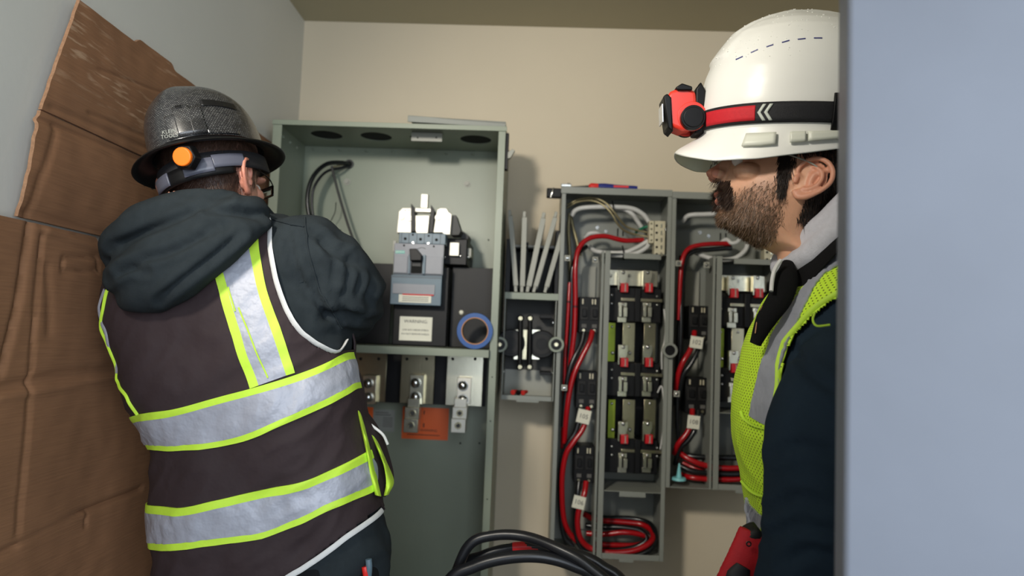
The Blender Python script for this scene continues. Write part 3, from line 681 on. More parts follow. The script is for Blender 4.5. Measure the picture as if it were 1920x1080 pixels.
# cables in the large cabinet
def wire(name, label, pts, r, m, cat='cable', group=None, n=10, parent=None):
    P = [W(*p) for p in pts]; mb = MB().tube(P, r, n=n, k=6); o = mb.build(name, m, parent)
    if parent is None: tag(o, label, cat, group)
    return o
hl = W(655, 308, Yb); MB().disc_ring((hl[0], hl[2]), 0.010, 0.015, Yb - 0.004, Yb + 0.001, 24).build('cable_bushing', M_['darkgrey'], C1)
MB().cyl((hl[0], Yb - 0.001, hl[2]), (hl[0], Yb + 0.001, hl[2]), 0.0104, n=20).build('cable_hole', M_['hole'], C1)
wire('cable', 'thick black cable curving out of the hole at top left of the large cabinet', [(655, 308, 2.186), (640, 305, 2.15), (612, 308, 2.10), (588, 330, 2.07), (577, 365, 2.06), (580, 405, 2.06), (594, 440, 2.06), (610, 500, 2.05)], 0.0068, M_['wblack'])
wire('cable', 'thinner brown-black cable running inside the curve of the thick black one', [(656, 312, 2.183), (640, 315, 2.15), (612, 322, 2.11), (592, 345, 2.085), (585, 372, 2.08), (588, 412, 2.08), (600, 450, 2.08), (616, 505, 2.06)], 0.0042, M_['cable'])
wire('cable', 'short bare pale wire at the cable hole', [(655, 306, 2.184), (640, 309, 2.16), (622, 314, 2.15)], 0.003, M_['wolive'])
wire('rod_cable', 'stiff straight dark cable slanting down across the cabinet back', [(622, 312, 2.12), (634, 360, 2.11), (652, 420, 2.10), (672, 478, 2.08), (676, 520, 2.08)], 0.0042, M_['darkgrey'])
wire('thin_wire', 'thin loose black wire left of the slanting cable', [(630, 379, 2.12), (628, 398, 2.13), (620, 415, 2.14), (612, 435, 2.12), (606, 470, 2.10)], 0.0014, M_['wblack'], n=6)

# ================================================================== small bus box between the cabinets
Ym = 2.035
r = rect(943, 556, 1041, 750, Ym); bx0, bx1, bz0, bz1 = r
J = thing('bus_connection_box', 'small open grey bus box with two black clamps between the cabinets', 'junction box', ((bx0 + bx1) / 2, 2.1, bz0))
c2 = M_['cab2']
box('back_panel', M_['darkgrey'], J, bx0, bx1, 2.17, 2.173, bz0, bz1, bevel=0)
box('lower_back_plate', M_['plate'], J, bx0 + 0.004, bx1 - 0.004, 2.165, 2.169, bz0 + 0.002, bz0 + 0.08, bevel=0)
box('side_panel', c2, J, bx0, bx0 + 0.003, Ym, 2.17, bz0, bz1, bevel=0.0004)
box('side_panel', c2, J, bx1 - 0.003, bx1, Ym, 2.17, bz0, bz1, bevel=0.0004)
zz = W(995, 560, Ym)[2]
MB().box(bx0 - 0.001, bx1 + 0.006, Ym - 0.003, Ym, zz - 0.003, zz + 0.017).box(bx0, bx1, Ym, 2.2, zz + 0.014, zz + 0.017).build('top_shelf', M_['cab'], J, bevel=0.0008)
MB().box(bx0, bx1 - 0.006, Ym - 0.002, Ym, bz0 - 0.002, bz0 + 0.012).box(bx0, bx1, Ym, 2.17, bz0 - 0.002, bz0).box(bx0 + 0.045, bx0 + 0.11, Ym - 0.002, Ym, bz0 - 0.007, bz0).build('bottom_lip', c2, J, bevel=0.0008)
zc_ = W(990, 645, Ym)[2]
for px_ in (937, 1043):
    c = W(px_, 646, Ym - 0.012); hb = MB().disc_ring((c[0], c[2]), 0.016, 0.0225, c[1] - 0.004, c[1] + 0.010, 28).build('hub_ring', M_['cab'], J, bevel=0.0008)
    MB().cyl((c[0], c[1] + 0.008, c[2]), (c[0], c[1] - 0.001, c[2]), 0.0162, n=24).build('hub_disc', M_['black'], hb)
    bolt((c[0], c[1] - 0.001, c[2]), 0.0058, hb, M_['busbar'], name='hub_bolt')
for px_, w_ in ((966, -1), (1008, 1)):
    c = W(px_ + w_ * 8, 645, 2.09); MB().cyl((c[0], 2.08, zc_), (c[0], 2.165, zc_), 0.042, n=36).build('round_insulator', M_['black'], J, bevel=0.003)
    MB().disc_ring((c[0], zc_), 0.018, 0.030, 2.077, 2.08, 30).build('insulator_ring', M_['blackshield'], J)
for a, b, mm in ((964, 976, 'alu'), (980, 988, 'busbar'), (996, 1012, 'alu')):
    r = rect(a, 618, b, 674, 2.1); box('bus_link', M_[mm], J, r[0], r[1], 2.10, 2.106, r[2], r[3])
for a in (976, 994):
    t = W(a, 597, 2.07); b = W(a - 1, 688, 2.07)
    cl = MB().cyl(t, b, 0.0072, n=14).ell(t, (0.010, 0.009, 0.010), 14, 8).ell(b, (0.010, 0.009, 0.010), 14, 8).build('clamp_bar', M_['black'], J)
    for q in (t, b): bolt((q[0], q[1] - 0.007, q[2]), 0.0062, cl, M_['busbar'], name='clamp_screw', h=0.004)
for a, b in ((1022, 594), (1022, 700)):
    r = rect(a - 10, b - 3, a + 12, b + 3, 2.1); box('insulating_tab', M_['black'], J, r[0], r[1], 2.09, 2.16, r[2], r[3])
for q in ((947, 600), (945, 697), (1037, 605), (1036, 700)): screw(W(*q, 2.10), 0.0028, J)
wn = thing('wire_nuts', 'red and black wire nut pair lying in the small bus box', 'wire nut', W(975, 737, 2.06))
for a, mm in ((965, 'redink'), (984, 'redink'), (975, 'black')):
    c = W(a, 734, 2.06); MB().cyl((c[0] - 0.006, 2.055, bz0 + 0.018), (c[0] + 0.006, 2.075, bz0 + 0.021), 0.008, 0.0045, n=12).build('nut', M_[mm], wn, bevel=0.001)
# dark riser box behind the leaning plates
Rz = thing('bus_riser', 'dark open riser box on the wall behind the leaning cover plates', 'junction box', ((bx0 + bx1) / 2, 2.2, zz + 0.02))
rt = W(1000, 452, 2.1)[2]
box('back_panel', M_['darkgrey'], Rz, bx0 + 0.002, bx1 - 0.002, 2.215, 2.218, zz + 0.018, rt, bevel=0)
box('side_panel', M_['black'], Rz, bx0 - 0.003, bx0 + 0.012, 2.07, 2.215, zz + 0.018, rt, bevel=0.001)
box('side_panel', M_['black'], Rz, bx1 - 0.008, bx1 + 0.004, 2.07, 2.215, zz + 0.018, rt + 0.03, bevel=0.001)
box('top_panel', M_['black'], Rz, bx0 + 0.012, bx1 - 0.008, 2.12, 2.215, rt - 0.02, rt - 0.017, bevel=0)
r = rect(965, 459, 1000, 466, 2.13); MB().box(bx0 + 0.012, bx1 - 0.008, 2.13, 2.14, r[2], r[3]).build('cross_rail', M_['plate'], Rz, bevel=0.001)
box('inner_post', M_['black'], Rz, bx0 + 0.05, bx0 + 0.062, 2.13, 2.2, zz + 0.018, rt, bevel=0.001)
# leaning filler plates
zfl = zz + 0.0175
plates = [((956, 394), (968, 548), 9, 'first from the left, nearly upright'), ((984, 396), (979, 549), 9.5, 'second from the left, upright with a lighter top end'),
          ((1021, 399), (989, 550), 10, 'third from the left, leaning right'), ((1044, 398), (1001, 549), 9, 'fourth from the left, crossing behind the third at its foot'),
          ((1056, 430), (1022, 552), 9, 'rightmost and shortest, leaning against the meter cabinet')]
for i, (t, b, wd, txt) in enumerate(plates):
    yy = 2.045 + (0.004 if i == 3 else 0)
    P0 = W(b[0], b[1], yy); P1 = W(t[0], t[1], yy); P0[2] = zfl + 0.001
    P1[0] = P0[0] + (P1[0] - P0[0]); h = wd / FPX * yy / 2
    d = np.array([P1[0] - P0[0], 0, P1[2] - P0[2]]); L = np.linalg.norm(d); d /= L; nrm = np.array([d[2], 0, -d[0]])
    T = thing('filler_plate', 'narrow grey filler plate, ' + txt, 'cover plate', (P0[0], yy, P0[2]), 'filler plates leaning between the cabinets')
    lift = abs(nrm[2]) * h
    def pb(a, b_, s0, s1, y0, y1):
        mb = MB(); vs = []
        for y in (y0, y1):
            for (l, s) in ((a, s0), (b_, s0), (b_, s1), (a, s1)):
                p = P0 + d * l + nrm * s; vs.append((p[0], y, p[2] + lift))
        return mb.add(vs, [(0, 3, 2, 1)[::-1], (4, 5, 6, 7)[::-1], (0, 4, 5, 1), (1, 5, 6, 2), (2, 6, 7, 3), (3, 7, 4, 0)])
    e = 0.018
    pb(e, L - e, -h, h, yy, yy + 0.002).build('front_rim', M_['plate'], T, bevel=0.0008)
    pb(e, L - e, -h, -h + 0.002, yy + 0.0022, yy + 0.11).build('plate_face', M_['plate'], T, bevel=0.0006)
    pb(e, L - e, -h, h, yy + 0.1102, yy + 0.112).build('rear_rim', M_['plate'], T, bevel=0.0006)
    pb(0, e - .0003, -h * 0.8, h * 0.45, yy + 0.001, yy + 0.1).build('end_tab', M_['plate'], T, bevel=0.001)
    pb(L - e + .0003, L, -h * 0.8, h * 0.45, yy + 0.001, yy + 0.1).build('end_tab', M_['plate'], T, bevel=0.001)

# ================================================================== meter cabinets
Y2, Y2b = 2.03, 2.20
def meter_cabinet(label, DX, DZ, zbot_px, n_sock, gut, extra):
    def P(a, b, Y): q = W(a, b, Y); q[0] += DX; q[2] += DZ; return q
    def Rr(a, b, c, d, Y): r = rect(a, b, c, d, Y); return (r[0] + DX, r[1] + DX, r[2] + DZ, r[3] + DZ)
    xl, xr = 0.073 + DX, 0.3965 + DX; zt = W(1160, 354, Y2)[2] + DZ; zb = W(1180, zbot_px, Y2)[2] + DZ
    xd0, xd1 = 0.196 + DX, 0.2215 + DX
    T = thing('meter_cabinet', label, 'electrical cabinet', ((xl + xr) / 2, 2.1, zb), 'grey meter cabinets on the back wall')
    m = M_['cab2']
    box('back_panel', m, T, xl, xr, Y2b, Y2b + 0.003, zb, zt, bevel=0)
    box('side_panel', m, T, xl, xl + 0.002, Y2, Y2b, zb, zt, bevel=0)
    box('side_panel', m, T, xr - 0.002, xr, Y2, Y2b, zb, zt, bevel=0)
    box('top_panel', m, T, xl, xr, Y2, Y2b, zt - 0.002, zt, bevel=0)
    box('bottom_panel', m, T, xl, xr, Y2, Y2b, zb, zb + 0.002, bevel=0)
    box('top_lip', m, T, xl - (0 if DX else 0.003), xr + 0.0005, Y2 - 0.003, Y2, zt - 0.019, zt + 0.001)
    lz = zb + (0 if DX else 0.01)
    box('front_flange', m, T, xl, xl + 0.012, Y2 - 0.002, Y2, zb, zt - 0.0195)
    box('front_flange', m, T, xr - 0.012, xr, Y2 - 0.002, Y2, zb, zt - 0.0195)
    bl = MB().box(xd1, xr - 0.012, Y2 - 0.001, Y2 + 0.001, zb, zb + 0.016).box(xd1 + 0.05, xd1 + 0.09, Y2 - 0.002, Y2, zb - 0.007, zb + 0.001).build('bottom_lip', m, T, bevel=0.0008)
    # divider post: two folded strips with a groove
    zd = P(1130, 470, Y2)[2]
    dv = box('divider_post', m, T, xd0 + 0.010, xd1, Y2 - 0.004, Y2 + 0.002, zb, zd)
    box('divider_strip', m, dv, xd0, xd0 + 0.007, Y2 - 0.001, Y2 + 0.002, zb, zd)
    box('divider_web', m, dv, xd0 + 0.003, xd0 + 0.0048, Y2 + 0.0022, Y2 + 0.10, zb + 0.003, zd, bevel=0)
    # screw plates
    for a, b in ((1064, 484), (1116, 487), (1058, 727)):
        c = P(a, b, Y2 + 0.004)
        sp = box('screw_plate', M_['plate'], T, c[0] - 0.0085, c[0] + 0.0085, Y2 + 0.002, Y2 + 0.004, c[2] - 0.0085, c[2] + 0.0085)
        screw((c[0], Y2 + 0.001, c[2]), 0.0055, sp)
    # neutral block on its tray
    r = Rr(1170, 476, 1242, 482, Y2 + 0.03); ty = Y2 + 0.03
    MB().box(xd1 - 0.02, xr - 0.004, ty, Y2b, r[3] - 0.002, r[3]).box(r[0], r[1] - 0.004, ty - 0.002, ty, r[3] - 0.016, r[3]).build('neutral_tray', M_['cab2'], T, bevel=0.0006)
    r2 = Rr(1227, 414, 1247, 482, Y2 + 0.03)
    nb = box('neutral_bar', M_['terminal'], T, r2[0], r2[1], Y2 + 0.03, Y2 + 0.065, r[3] + 0.0005, r2[3], bevel=0.001)
    r3 = Rr(1217, 414, 1226, 456, Y2 + 0.03)
    box('screw_bar', M_['terminal'], nb, r3[0], r3[1], Y2 + 0.027, Y2 + 0.06, r3[2], r3[3], bevel=0.001)
    for k in range(5):
        c = P(1231.5, 423 + 13.4 * k, Y2 + 0.029)
        MB().cyl((c[0], c[1], c[2]), (c[0], c[1] + 0.003, c[2]), 0.0036, n=14).build('terminal_hole', M_['hole'], nb)
        MB().box(c[0] + 0.010, c[0] + 0.016, c[1] - 0.001, c[1] + 0.002, c[2] - 0.006, c[2] + 0.006).build('terminal_jaw', M_['alu'], nb)
        if k < 4:
            c = P(1221.5, 419 + 10.5 * k, Y2 + 0.026); MB().cyl((c[0], c[1], c[2]), (c[0], c[1] + 0.003, c[2]), 0.0032, n=12).build('bar_screw', M_['busbar'], nb)
    c = P(1250, 430, Y2 + 0.03); bolt(c, 0.007, T)
    for a, b in ((1120, 427), (1136, 434)):
        c = P(a, b, Y2b); bolt(c, 0.006, T)
    for a in (1157, 1167): 
        r4 = Rr(a, 428, a + 2.5, 443, Y2b - .001); MB().box(r4[0], r4[1], Y2b - 0.001, Y2b + .001, r4[2], r4[3]).build('slot', M_['hole'], T)
    # meter sockets
    for k in range(n_sock):
        dy = (0, 140, 284)[k]
        base = MB(); f = Y2 + 0.055
        r = Rr(1140, 540 + dy, 1246, 604 + dy, f)
        base.box(xd1 + 0.001, xr - 0.014, f, Y2b - 0.02, r[2], r[3])
        r = Rr(1190, 540 + dy, 1201, 604 + dy, f - .01); base.box(r[0], r[1], f - 0.012, f, r[2], r[3])
        sk = base.build('meter_socket', M_['black'], T, bevel=0.002)
        r = Rr(1164, 559.5 + dy, 1242, 565.5 + dy, f - 0.006); bm_ = (r[1] - r[0])
        box('brass_strip', M_['busbar'], sk, r[0], r[0] + bm_ * 0.36, f - 0.006, f, r[2], r[3])
        box('brass_strip', M_['busbar'], sk, r[0] + bm_ * 0.42, r[1], f - 0.006, f, r[2], r[3])
        for a, b in ((1147, 553), (1147, 569), (1232, 556), (1232, 572)): screw(P(a, b + dy, f - 0.001), 0.0042, sk)
        for a in (1160, 1206):
            r = Rr(a, 507 + dy, a + 17, 531 + dy, f - 0.02)
            xm = (r[0] + r[1]) / 2; hw = (r[1] - r[0]) / 2
            MB().prism([(r[0], r[3]), (r[1], r[3]), (r[1], r[3] - 0.020), (r[1] - 0.005, r[2]), (r[0] + 0.004, r[2]), (r[0], r[3] - 0.016)], f - 0.018, f - 0.015).box(r[0] - 0.001, r[0] + 0.0025, f - 0.022, f, r[2] - 0.02, r[3]).build('meter_jaw', M_['alu'], sk, bevel=0.0006)
            screw((xm, f - 0.02, r[3] - 0.006), 0.0058, sk, 'jaw_screw')
            q = Rr(a + 4, 531 + dy, a + 18, 548 + dy, f - 0.02)
            box('red_tab', M_['redtab'], sk, q[0], q[1], f - 0.022, f, q[2], q[3], bevel=0.0012)
            mx = (q[0] + q[1]) / 2 + 0.002
            MB().box(mx - .0016, mx + .0016, f - .0232, f - .021, q[2] + .003, q[3] - .002).box(mx - .0035, mx + .0035, f - .0232, f - .021, q[3] - .004, q[3] - .002).box(mx - .0035, mx + .0035, f - .0232, f - .021, q[2] + .002, q[2] + .004).build('tab_mark', M_['plate'], sk)
            r = Rr(a, 567 + dy, a + 16, 604 + dy, f - 0.02)
            j = MB().box(r[0], r[1], f - 0.010, f, r[3] - 0.012, r[3]).box(r[0], r[0] + 0.009, f - 0.022, f, r[2] + 0.016, r[3] - 0.011).box(r[1] - 0.011, r[1], f - 0.022, f, r[2] + 0.016, r[3] - 0.014).box(r[0] - 0.001, r[1], f - 0.006, f, r[2], r[2] + 0.015)
            j.build('meter_jaw', M_['alu'], sk, bevel=0.0006)
            screw(((r[0] + r[1]) / 2, f - 0.012, r[3] - 0.006), 0.0052, sk, 'jaw_screw')
        yb_ = f + 0.012
        if k == 0:
            r = Rr(1141, 507, 1233, 536, yb_); MB().box(xd1 + 0.002, r[1], yb_, yb_ + 0.003, r[2], r[3]).build('bus_plate', M_['alu'], T, bevel=0.0006)
            for a in (1145, 1180): screw(P(a, 517, yb_ - 0.001), 0.005, T)
        else:
            for a, c_, mm in ((1140, 1153, 'limebus'), (1167, 1190, 'busbar'), (1207, 1229, 'busbar')):
                r = Rr(a, 465 + dy, c_, 538 + dy, yb_)
                v = box('bus_bar', M_[mm], T, max(r[0], xd1 + 0.001), r[1], yb_, yb_ + 0.003, r[2], r[3])
                screw(((r[0] + r[1]) / 2, yb_ - 0.001, r[3] - 0.012), 0.0042, v)
                screw(((r[0] + r[1]) / 2 + 0.004, yb_ - 0.004, r[2] + 0.026), 0.0056, v)
        box('dark_backing', M_['black'], T, xd1 + 0.001, xr - 0.014, Y2b - 0.018, Y2b - 0.016, P(1190, 604 + dy, f)[2], P(1190, (500 if k == 0 else 462 + dy), f)[2], bevel=0)
    # shelf below the last socket
    sy = 924 if n_sock == 3 else 766
    z_ = P(1186, sy - 2, Y2)[2]
    MB().box(xd1, xr - 0.002, Y2, Y2b, z_ - 0.002, z_).box(xd1 + 0.045, xr - 0.055, Y2 - 0.002, Y2, z_ - 0.015, z_).build('lower_shelf', m, T, bevel=0.0006)
    # branch breakers in the gutter
    for (a, b, c_, d_, lbl) in gut:
        f = Y2 + 0.06; r = Rr(a, b, c_, d_, f); w_ = r[1] - r[0]; h_ = r[3] - r[2]
        bkr = box('branch_breaker', M_['black'], T, r[0], r[1], f, f + 0.075, r[2], r[3], bevel=0.002)
        for s in (0.04, 0.54):
            box('toggle', M_['black'], bkr, r[0] + w_ * (s + .12), r[0] + w_ * (s + .32), f - 0.014, f, r[2] + h_ * 0.45, r[2] + h_ * 0.66, bevel=0.001)
            box('rocker_frame', M_['blackshield'], bkr, r[0] + w_ * (s + .02), r[0] + w_ * (s + .42), f - 0.004, f, r[2] + h_ * 0.36, r[2] + h_ * 0.74, bevel=0.001)
            box('rating_mark', M_['inkgrey'], bkr, r[0] + w_ * (s + .12), r[0] + w_ * (s + .34), f - 0.001, f, r[2] + h_ * 0.14, r[2] + h_ * 0.24, bevel=0)
            MB().cyl((r[0] + w_ * (s + .22), f - .001, r[2] + h_ * .06), (r[0] + w_ * (s + .22), f + .003, r[2] + h_ * .06), 0.0045, n=12).build('terminal_screw', M_['busbar'], bkr)
        for s in (0.15, 0.62, 0.75): box('contact_clip', M_['terminal'], bkr, r[0] + w_ * s, r[0] + w_ * (s + .06), f - 0.002, f, r[3] - h_ * 0.2, r[3] - h_ * 0.06, bevel=0)
    box('gutter_plate', M_['plate'], T, P(1088, 600, Y2b)[0], xd0 - .002, Y2b - 0.012, Y2b - 0.008, P(1100, (990 if n_sock == 3 else 800), Y2b)[2], P(1100, 500, Y2b)[2], bevel=0)
    return T, P, Rr
MC1, P1, R1 = meter_cabinet('tall grey meter cabinet with three socket rows and coiled red wire at bottom', 0, 0, 1050, 3,
                            [(1085, 557, 1124, 624, ''), (1080, 696, 1119, 766, ''), (1076, 836, 1114, 905, '')], None)
MC2, P2, R2 = meter_cabinet('shorter grey meter cabinet with two socket rows, beside the bearded man', 0.3245, -0.004, 908 , 2,
                            [(1088, 563, 1124, 626, ''), (1080, 697, 1122, 764, '')], None)
# crimp ring between the two cabinets
c = W(1256, 657, 2.016)
hb = MB().disc_ring((c[0], c[2]), 0.015, 0.0215, 2.012, 2.026, 28).build('hub_ring', M_['cab2'], MC1, bevel=0.0008)
MB().cyl((c[0], 2.018, c[2]), (c[0], 2.026, c[2]), 0.0152, n=24).build('hub_disc', M_['black'], hb)

GW = 'wires in the tall meter cabinet'; GX = 'wires in the shorter meter cabinet'
def wires(lst, group, D=None):
    for (nm, lb, pts, r_, mm) in lst:
        if D:
            Q = [np.array(W(*p)) for p in pts]; o = MB().tube(Q, r_, n=10, k=6).build(nm, M_[mm]); tag(o, lb, 'wire', group)
        else: wire(nm, lb, pts, r_, M_[mm], 'wire', group)
wires([
 ('red_wire', 'thick red wire from the ivory terminal bar running left and down', [(1206, 450, 2.10), (1170, 451, 2.085), (1135, 443, 2.08), (1105, 447, 2.075), (1086, 465, 2.07), (1079, 500, 2.065), (1079, 560, 2.065), (1077, 620, 2.065), (1071, 670, 2.07), (1066, 720, 2.075)], 0.0075, 'red'),
 ('red_wire', 'thin red wire along the left edge of the tall meter cabinet', [(1068, 530, 2.08), (1066, 570, 2.075), (1063, 620, 2.075), (1059, 680, 2.08), (1057, 760, 2.085), (1054, 840, 2.10)], 0.0052, 'red'),
 ('black_wire', 'black wire running down between the two red ones', [(1100, 462, 2.11), (1085, 475, 2.09), (1073, 505, 2.085), (1072, 560, 2.085), (1070, 620, 2.085), (1064, 700, 2.09), (1060, 800, 2.10), (1055, 900, 2.10), (1055, 980, 2.10), (1062, 1020, 2.12)], 0.0065, 'wblack'),
 ('red_wire', 'red wire from the upper gutter breaker curving down left', [(1111, 620, 2.075), (1106, 640, 2.065), (1092, 668, 2.06), (1077, 700, 2.055), (1068, 735, 2.055), (1062, 780, 2.06), (1058, 830, 2.08)], 0.0078, 'red'),
 ('black_wire', 'black wire from the upper gutter breaker beside its red mate', [(1095, 622, 2.075), (1090, 645, 2.068), (1077, 670, 2.062), (1066, 700, 2.06), (1060, 745, 2.065), (1056, 800, 2.07)], 0.0072, 'wblack'),
 ('red_wire', 'red wire leaving the middle gutter breaker through its white tag', [(1103, 764, 2.08), (1099, 785, 2.066), (1092, 806, 2.06), (1076, 828, 2.055), (1062, 850, 2.055), (1055, 885, 2.06), (1054, 930, 2.07), (1058, 975, 2.08), (1070, 1002, 2.09), (1092, 1022, 2.10), (1130, 1037, 2.10)], 0.0078, 'red'),
 ('black_wire', 'black wire leaving the middle gutter breaker through its white tag', [(1090, 766, 2.08), (1086, 786, 2.066), (1078, 812, 2.062), (1063, 835, 2.062), (1053, 870, 2.07), (1050, 930, 2.08), (1056, 1000, 2.09), (1075, 1025, 2.09)], 0.0076, 'wblack'),
 ('red_wire', 'red wire dropping from the lowest breaker and coiling in the cabinet foot', [(1099, 903, 2.085), (1096, 925, 2.07), (1087, 950, 2.065), (1083, 980, 2.065), (1089, 1010, 2.07), (1108, 1028, 2.075), (1145, 1036, 2.065), (1190, 1032, 2.06), (1220, 1016, 2.07), (1223, 998, 2.11), (1205, 984, 2.14), (1170, 979, 2.15), (1120, 975, 2.15), (1096, 965, 2.13)], 0.0082, 'red'),
 ('black_wire', 'black wire dropping from the lowest breaker and coiling in the cabinet foot', [(1086, 903, 2.085), (1083, 928, 2.075), (1080, 960, 2.075), (1080, 1000, 2.085), (1095, 1032, 2.09), (1135, 1042, 2.075), (1185, 1043, 2.065), (1222, 1028, 2.07), (1228, 1000, 2.10), (1215, 980, 2.14), (1180, 972, 2.16), (1130, 971, 2.16), (1095, 962, 2.15)], 0.0080, 'wblack'),
 ('red_wire', 'inner red loop of the coil in the cabinet foot', [(1100, 1000, 2.12), (1130, 1002, 2.11), (1170, 998, 2.10), (1200, 1002, 2.10), (1214, 1010, 2.11), (1195, 1022, 2.12), (1150, 1022, 2.12), (1110, 1020, 2.12)], 0.0078, 'red'),
 ('black_wire', 'inner black loop of the coil in the cabinet foot', [(1098, 985, 2.14), (1130, 988, 2.13), (1165, 989, 2.12), (1200, 995, 2.11), (1212, 1012, 2.10), (1190, 1026, 2.10), (1150, 1032, 2.10), (1118, 1030, 2.11)], 0.0078, 'wblack'),
 ('white_wire', 'thick pale wire looping over the top of the tall meter cabinet', [(1072, 404, 2.10), (1080, 394, 2.09), (1100, 389, 2.08), (1150, 388, 2.075), (1185, 391, 2.08), (1206, 402, 2.085), (1217, 416, 2.09)], 0.0072, 'wgrey'),
 ('white_wire', 'shorter thick pale wire under the top loop', [(1155, 391, 2.10), (1172, 393, 2.09), (1186, 402, 2.09), (1194, 413, 2.10), (1204, 428, 2.11)], 0.0070, 'wgrey'),
 ('white_wire', 'pale wire curving under into the terminal bar from the left', [(1104, 462, 2.14), (1118, 471, 2.11), (1145, 474, 2.09), (1172, 473, 2.085), (1196, 463, 2.085), (1214, 452, 2.09)], 0.0066, 'wgrey'),
 ('white_wire', 'lowest pale wire bending up into the terminal bar', [(1140, 478, 2.10), (1170, 479, 2.08), (1195, 474, 2.078), (1212, 464, 2.08), (1219, 452, 2.085)], 0.0066, 'wgrey'),
 ('thin_wire', 'upper of two thin bright wires in the top of the tall meter cabinet', [(1064, 384, 2.10), (1085, 374, 2.09), (1112, 371, 2.075), (1135, 380, 2.065), (1150, 396, 2.06), (1162, 412, 2.07), (1175, 425, 2.09), (1195, 432, 2.10), (1216, 436, 2.10)], 0.0032, 'wolive'),
 ('thin_wire', 'lower of two thin bright wires in the top of the tall meter cabinet', [(1063, 390, 2.105), (1082, 379, 2.095), (1108, 376, 2.08), (1130, 384, 2.07), (1147, 401, 2.065), (1158, 420, 2.07), (1172, 433, 2.09), (1192, 440, 2.105), (1216, 444, 2.10)], 0.0032, 'wolive'),
 ('olive_wire', 'dull olive wire dropping down the left side below the top loop', [(1068, 400, 2.12), (1066, 430, 2.12), (1068, 470, 2.12), (1070, 540, 2.12)], 0.0052, 'wolive'),
 ('olive_wire', 'dull olive wire slanting from the top loop behind the red wire', [(1070, 402, 2.13), (1074, 425, 2.13), (1081, 450, 2.13), (1088, 480, 2.13)], 0.0050, 'wolive'),
 ('white_wire', 'short pale wire arching over the thick red wire', [(1098, 446, 2.11), (1105, 438, 2.10), (1118, 437, 2.10), (1128, 442, 2.11)], 0.0062, 'wgrey'),
 ('green_wire', 'green wire at the left side of the ivory terminal bar', [(1192, 436, 2.12), (1204, 428, 2.10), (1217, 424, 2.09)], 0.004, 'green'),
 ('cord', 'thin pale cord hanging down beside the upper sockets', [(1245, 580, 2.075), (1248, 610, 2.06), (1246, 640, 2.045), (1241, 660, 2.04), (1241, 692, 2.05)], 0.0024, 'wgrey'),
 ('cord', 'thin pale cord hanging down beside the lower sockets', [(1233, 736, 2.06), (1240, 724, 2.055), (1244, 745, 2.05), (1246, 780, 2.05), (1243, 810, 2.05), (1238, 842, 2.06)], 0.0024, 'wgrey'),
], GW)
